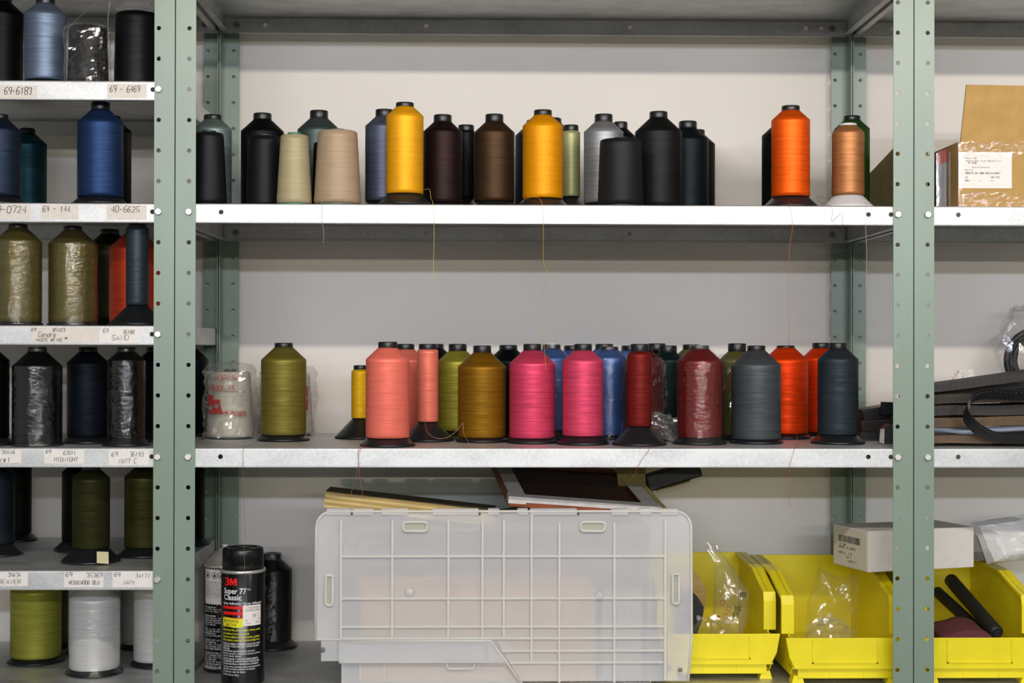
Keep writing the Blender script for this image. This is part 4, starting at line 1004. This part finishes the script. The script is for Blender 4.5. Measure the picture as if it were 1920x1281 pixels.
# ------------------------------------------------------------------ right bay, upper shelf: box and files
SU = surf(0)
cb0 = at(1797, 385, .03); bxw = .30
cb = thing('cardboard_box', 'open kraft cardboard box with a raised flap and white label', 'cardboard box', (cb0.x, .03, SU))
bh = at(1800, 266, .03).z - SU; tk = .004
q = MB(); q.box((0, 0, 0), (bxw, tk, bh)); q.box((0, .26, 0), (bxw, .26 + tk, bh)); q.box((0, tk, 0), (tk, .26, bh)); q.box((bxw - tk, tk, 0), (bxw, .26, bh)); q.box((tk, tk, 0), (bxw - tk, .26, tk))
q.build('carton_walls', KRAFT, cb)
fh = at(1815, 157, .03).z - SU - bh
MB().prism([(.004, 0), (bxw, 0), (bxw - .01, fh - .004), (.016, fh)], 0, tk).build('front_flap', KRAFT, cb, loc=(0, .001, bh)).rotation_euler = (-.06, 0, 0)
lx0 = at(1797, 286, .03).x - cb0.x; lx1 = at(1897, 290, .03).x - cb0.x; lz1 = at(1797, 285, .03).z - SU; lz0 = at(1797, 353, .03).z - SU
q = MB(); q.box((lx0, -.0006, lz0), (lx1, 0, lz1))
lp = lambda x, z, d: (x, -.0009, z)
for (tx, px, py, h, wpx) in (('PROJECT 1980', 1809, 298, 2, 22), ('COSTUME HOUSE LTD OF TORONTO ST 512', 1811, 303, 2, 66), ('TO: MANUEL', 1815, 307, 3, 17), ('SHIPPING DEPARTMENT', 1822, 315, 2, 34), ('POSITION', 1809, 320, 2, 15), ('POCKETTE SW-4 BODY MENS XX DIRECT', 1810, 326.5, 3.4, 66), ('NO', 1809, 334, 3, 5), ('DOS PCS', 1858, 334, 3, 16), ('SHELL', 1809, 340, 3, 10), ('12', 1835, 340, 2, 3), ('X10', 1857, 340, 2, 6)):
    p = at(px, py, .03); k = mpp(.03); lettering(q, tx, p.x - cb0.x, p.z - SU, h * k, lp, wd=h * k * .16, mi=1, width=wpx * k, slant=0, jit=0)
q.build('address_label', [PAPER_W, INK], cb, recalc=False)
q = MB(); n = 40; m = 6
for (za, zb) in ((bh - .026, bh + .001), (.001, .026)):
    vs = [(-.001 + (bxw + .002) * i / n, -.0014 - .0012 * abs(noise.noise(Vector((i * .35, j * .9, za * 50)))), za + (zb - za) * j / m) for j in range(m + 1) for i in range(n + 1)]
    q.add(vs, [(j * (n + 1) + i, j * (n + 1) + i + 1, (j + 1) * (n + 1) + i + 1, (j + 1) * (n + 1) + i) for j in range(m) for i in range(n)])
vs = [(-.001 + .010 * i / 4, -.0014 - .0012 * abs(noise.noise(Vector((i * .9, j * .5, 7)))), bh * j / 20) for j in range(21) for i in range(5)]
q.add(vs, [(j * 5 + i, j * 5 + i + 1, (j + 1) * 5 + i + 1, (j + 1) * 5 + i) for j in range(20) for i in range(4)])
q.build('packing_tape', TAPE, cb, recalc=False)
# magazine file: profile in (Y, Z)
def mfile(label, X, wd_, mat, hF, hR, y0, y1, name='magazine_file', cat='magazine file'):
    t = thing(name, label, cat, (X, y0, SU)); D = y1 - y0
    prof = [(0, 0), (D, 0), (D, hR), (.02, hF), (0, hF)]
    MB().prism(prof, 0, .002, axes='yzx').build('side_panel', mat, t); MB().prism(prof, wd_ - .002, wd_, axes='yzx').build('side_panel', mat, t)
    MB().box((.002, 0, 0), (wd_ - .002, .002, hF)).build('spine', mat, t); MB().box((.002, D - .002, 0), (wd_ - .002, D, hR)).build('back_panel', mat, t); MB().box((.002, .002, 0), (wd_ - .002, D - .002, .002)).build('bottom_panel', mat, t)
    return t
mfile('olive chipboard magazine file beside the right post', W + .008, .030, CHIP, .118, .075, .13, .425)
mfile('second olive chipboard magazine file next to the cardboard box', W + .041, .012, CHIP, .130, .09, .10, .40)
GREYSLEEVE = simple('grey_sleeve', '#8e8d8c', .3, amt=.12, scale=30)
s1 = thing('plastic_sleeve', 'grey sleeve with a red top edge standing beside the cardboard box', 'sleeve', (at(1756, 380, .09).x, .09, SU))
MB().prism([(0, 0), (.017, 0), (.019, .085), (0, .078)], 0, .003).build('sleeve', GREYSLEEVE, s1); MB().prism([(0, .0785), (.0195, .0855), (.0185, .108), (0, .1)], 0, .003).build('red_header', simple('red_header', '#a83018', .4, amt=.2), s1)
MB().prism([(-.001, .001), (.0185, .001), (.0195, .109), (-.001, .101)], -.002, -.0015).build('clear_cover', BAGF, s1)
s2 = thing('plastic_sleeve', 'narrow grey sleeve pressed against the side of the cardboard box', 'sleeve', (at(1781, 380, .075).x, .075, SU))
MB().prism([(0, 0), (.008, 0), (.010, .104), (-.001, .1)], 0, .004).build('sleeve', GREYSLEEVE, s2)

# ------------------------------------------------------------------ right bay, lower shelf: belts
SM = surf(-8)
def ribbon(path, wd_, tk, mat, name, parent, up=(0, 0, 1), k=6):
    """strap: rectangular section, width along 'up'"""
    pts = smooth_path(path, k); up = Vector(up); vs = []; fs = []
    for i, p in enumerate(pts):
        t = (pts[min(i + 1, len(pts) - 1)] - pts[max(i - 1, 0)]).normalized(); nrm = t.cross(up).normalized(); u = nrm.cross(t).normalized()
        for a, b in ((-.5, -.5), (.5, -.5), (.5, .5), (-.5, .5)): vs.append(p + u * (a * wd_) + nrm * (b * tk))
    n = len(pts)
    for i in range(n - 1):
        for c_ in range(4): fs.append((4 * i + c_, 4 * i + (c_ + 1) % 4, 4 * i + 4 + (c_ + 1) % 4, 4 * i + 4 + c_))
    fs += [(3, 2, 1, 0), (4 * n - 4, 4 * n - 3, 4 * n - 2, 4 * n - 1)]
    return MB().add(vs, fs).build(name, mat, parent)
LEA = [simple('leather_black', '#17181b', .42, amt=.12, scale=200, bmp=.15), simple('leather_dark_brown', '#211912', .5, amt=.15, scale=150, bmp=.15), simple('leather_bronze', '#543c1e', .4, amt=.2, scale=90, bmp=.1), simple('leather_grey_brown', '#362e24', .7, amt=.15, scale=200, bmp=.2)]
BLUEG = simple('blue_grey_tube', '#98a2b2', .35, amt=.08)
STITCH = simple('pale_stitching', '#6a6a62', .7)
def belt(label, px0, px1, pys, Y, tall, depth, mat, sag=0, cat='belt', tip=True):
    """a belt bundle lying along the shelf; pys = list of (px, py centre)"""
    pts = [at(x, y, Y) for x, y in pys]; b = thing('leather_belt', label, cat, tuple(pts[0]), 0, 'belts piled on the right')
    pts = [p - pts[0] for p in pts]
    ribbon(pts, tall, depth, mat, 'strap', b)
    off = Vector((0, -depth / 2 - .0003, 0)); 
    for sgn in (-1, 1):
        mb = MB(); sp = smooth_path(pts, 14)
        for i in range(0, len(sp) - 1, 2):
            c_ = sp[i] + off + Vector((0, 0, sgn * (tall / 2 - .003))); mb.box((c_.x - .0012, c_.y - .0002, c_.z - .0003), (c_.x + .0012, c_.y + .0002, c_.z + .0003))
        mb.build('stitching', STITCH, b)
    if tip:
        mb = MB()
        for i in range(3):
            p = pts[0] + (pts[1] - pts[0]) * (.35 + .2 * i); mb.box((p.x - .0014, -depth / 2 - .0006, p.z - .0014), (p.x + .0014, -depth / 2, p.z + .0014))
        mb.build('punch_holes', BLACK_MATTE, b)
    return b
belt('bottom bronze belt of the pile lying on the right shelf', 0, 0, [(1700, 822), (1760, 820), (1830, 821), (1960, 818)], .11, .013, .12, LEA[2], tip=False)
tb = thing('grey_tube', 'pale blue-grey tube running through the belt pile', 'tube', tuple(at(1700, 803, .09)), 0)
MB().tube(smooth_path([at(x, y, .085) - Vector(tb.location) for x, y in ((1700, 803), (1765, 805), (1810, 810), (1860, 806), (1960, 801))]), .0052, n=14).build('tube_body', BLUEG, tb)
belt('second bronze belt above the pale tube in the pile', 0, 0, [(1700, 790), (1760, 790), (1840, 788), (1960, 784)], .12, .016, .10, LEA[2], tip=False)
belt('dark brown belt with punched holes in the middle of the pile', 0, 0, [(1705, 770), (1770, 767), (1850, 768), (1960, 764)], .13, .017, .10, LEA[1])
belt('grey-brown belt near the top of the pile', 0, 0, [(1700, 750), (1770, 746), (1860, 744), (1960, 735)], .15, .016, .10, LEA[3])
belt('top dark brown belt sloping up across the pile', 0, 0, [(1695, 731), (1770, 724), (1850, 713), (1960, 697)], .17, .013, .10, LEA[1], tip=False)
belt('wide dark belt standing at the back of the pile under the top belt', 0, 0, [(1718, 748), (1770, 744), (1860, 736), (1960, 727)], .262, .030, .05, LEA[1], tip=False)
# looped belt in front
lp_ = thing('leather_belt', 'black belt curling in a loop at the front of the pile', 'belt', (at(1880, 829, .03).x, .03, SM), 0, 'belts piled on the right')
O = Vector(lp_.location)
loop = [at(1960, 741, .055), at(1900, 741, .05), at(1846, 739, .046), at(1822, 748, .035), at(1813, 768, .028), at(1818, 790, .024), at(1840, 809, .022), at(1875, 821, .021), at(1960, 824, .022)]
ribbon([p - O for p in loop], .020, .0035, LEA[0], 'strap', lp_, up=(.15, -.55, .82), k=8)
st = smooth_path([p - O + Vector((.003, -.006, .004)) for p in loop], 12); q = MB()
for i in range(10, len(st) - 1, 2): q.box((st[i].x - .0008, st[i].y - .0003, st[i].z - .0003), (st[i].x + .0008, st[i].y, st[i].z + .0003))
q.build('stitching', STITCH, lp_)
# belt ends seen left of the right post
belt('dark belt end reaching past the right post, top one', 0, 0, [(1612, 779), (1650, 772), (1700, 765)], .33, .022, .06, LEA[0], tip=False)
belt('black folded strap end lower behind the slate spool', 0, 0, [(1608, 800), (1650, 797), (1705, 795)], .30, .024, .06, LEA[1], tip=False)
belt('black strap end lying lowest beside the right post', 0, 0, [(1606, 818), (1650, 818), (1708, 818)], .25, .016, .06, LEA[0], tip=False)
bk = thing('black_buckle_strap', 'folded black strap with a pale tab beside the right post', 'strap', (at(1655, 825, .12).x, .12, SM), 0)
MB().prism([(0, 0), (.045, -.0), (.045, .030), (.012, .034), (.002, .024)], 0, .03).build('fold', LEA[0], bk); MB().prism([(-.006, .002), (.002, .0), (.003, .026), (-.004, .026)], -.002, .002).build('pale_tab', simple('pale_tab', '#a8aaa6', .5), bk)
tri = thing('black_strap_flap', 'pointed black strap flap standing up from the belts by the right post', 'strap', (at(1652, 772, .28).x, .28, at(1652, 778, .28).z), 0)
MB().prism([(0, 0), (.04, 0), (.04, .030), (.028, .023), (.002, .024)], 0, .01).build('flap', LEA[0], tri)
# white crumpled tissue and a bag with black cable
wt = thing('crumpled_tissue', 'crumpled white tissue behind the belt pile', 'tissue', (at(1808, 735, .34).x, .34, SM)); 
MB().box((-.03, -.02, 0), (.03, .02, .062)).build('tissue_base', simple('white_tissue', '#e4dfd8', .9, amt=.03), wt, bevel=.01)
crumple('tissue_top', simple('white_tissue', '#e4dfd8', .9), wt, .028, .02, .030, 4.4, loc=(.002, 0, .098), amp=.25)
pb = thing('cable_bag', 'clear bag holding a coil of black cable at the right edge', 'plastic bag', (at(1940, 730, .36).x, .36, SM))
q = MB(); 
for rr, zz in ((.058, .0), (.050, .008), (.043, .002)):
    q.tube([(rr * math.cos(2 * PI * i / 40), -.012 + zz, .145 + rr * math.sin(2 * PI * i / 40)) for i in range(41)], .006, n=10, caps=False)
q.build('cable_coil', BLACK_MATTE, pb)
MB().box((-.05, -.02, 0), (.06, .05, .082)).build('cable_box', simple('grey_box', '#55565a', .6), pb, bevel=.004)
crumple('film', BAGF, pb, .078, .045, .085, 6.6, loc=(0, 0, .170), amp=.3)
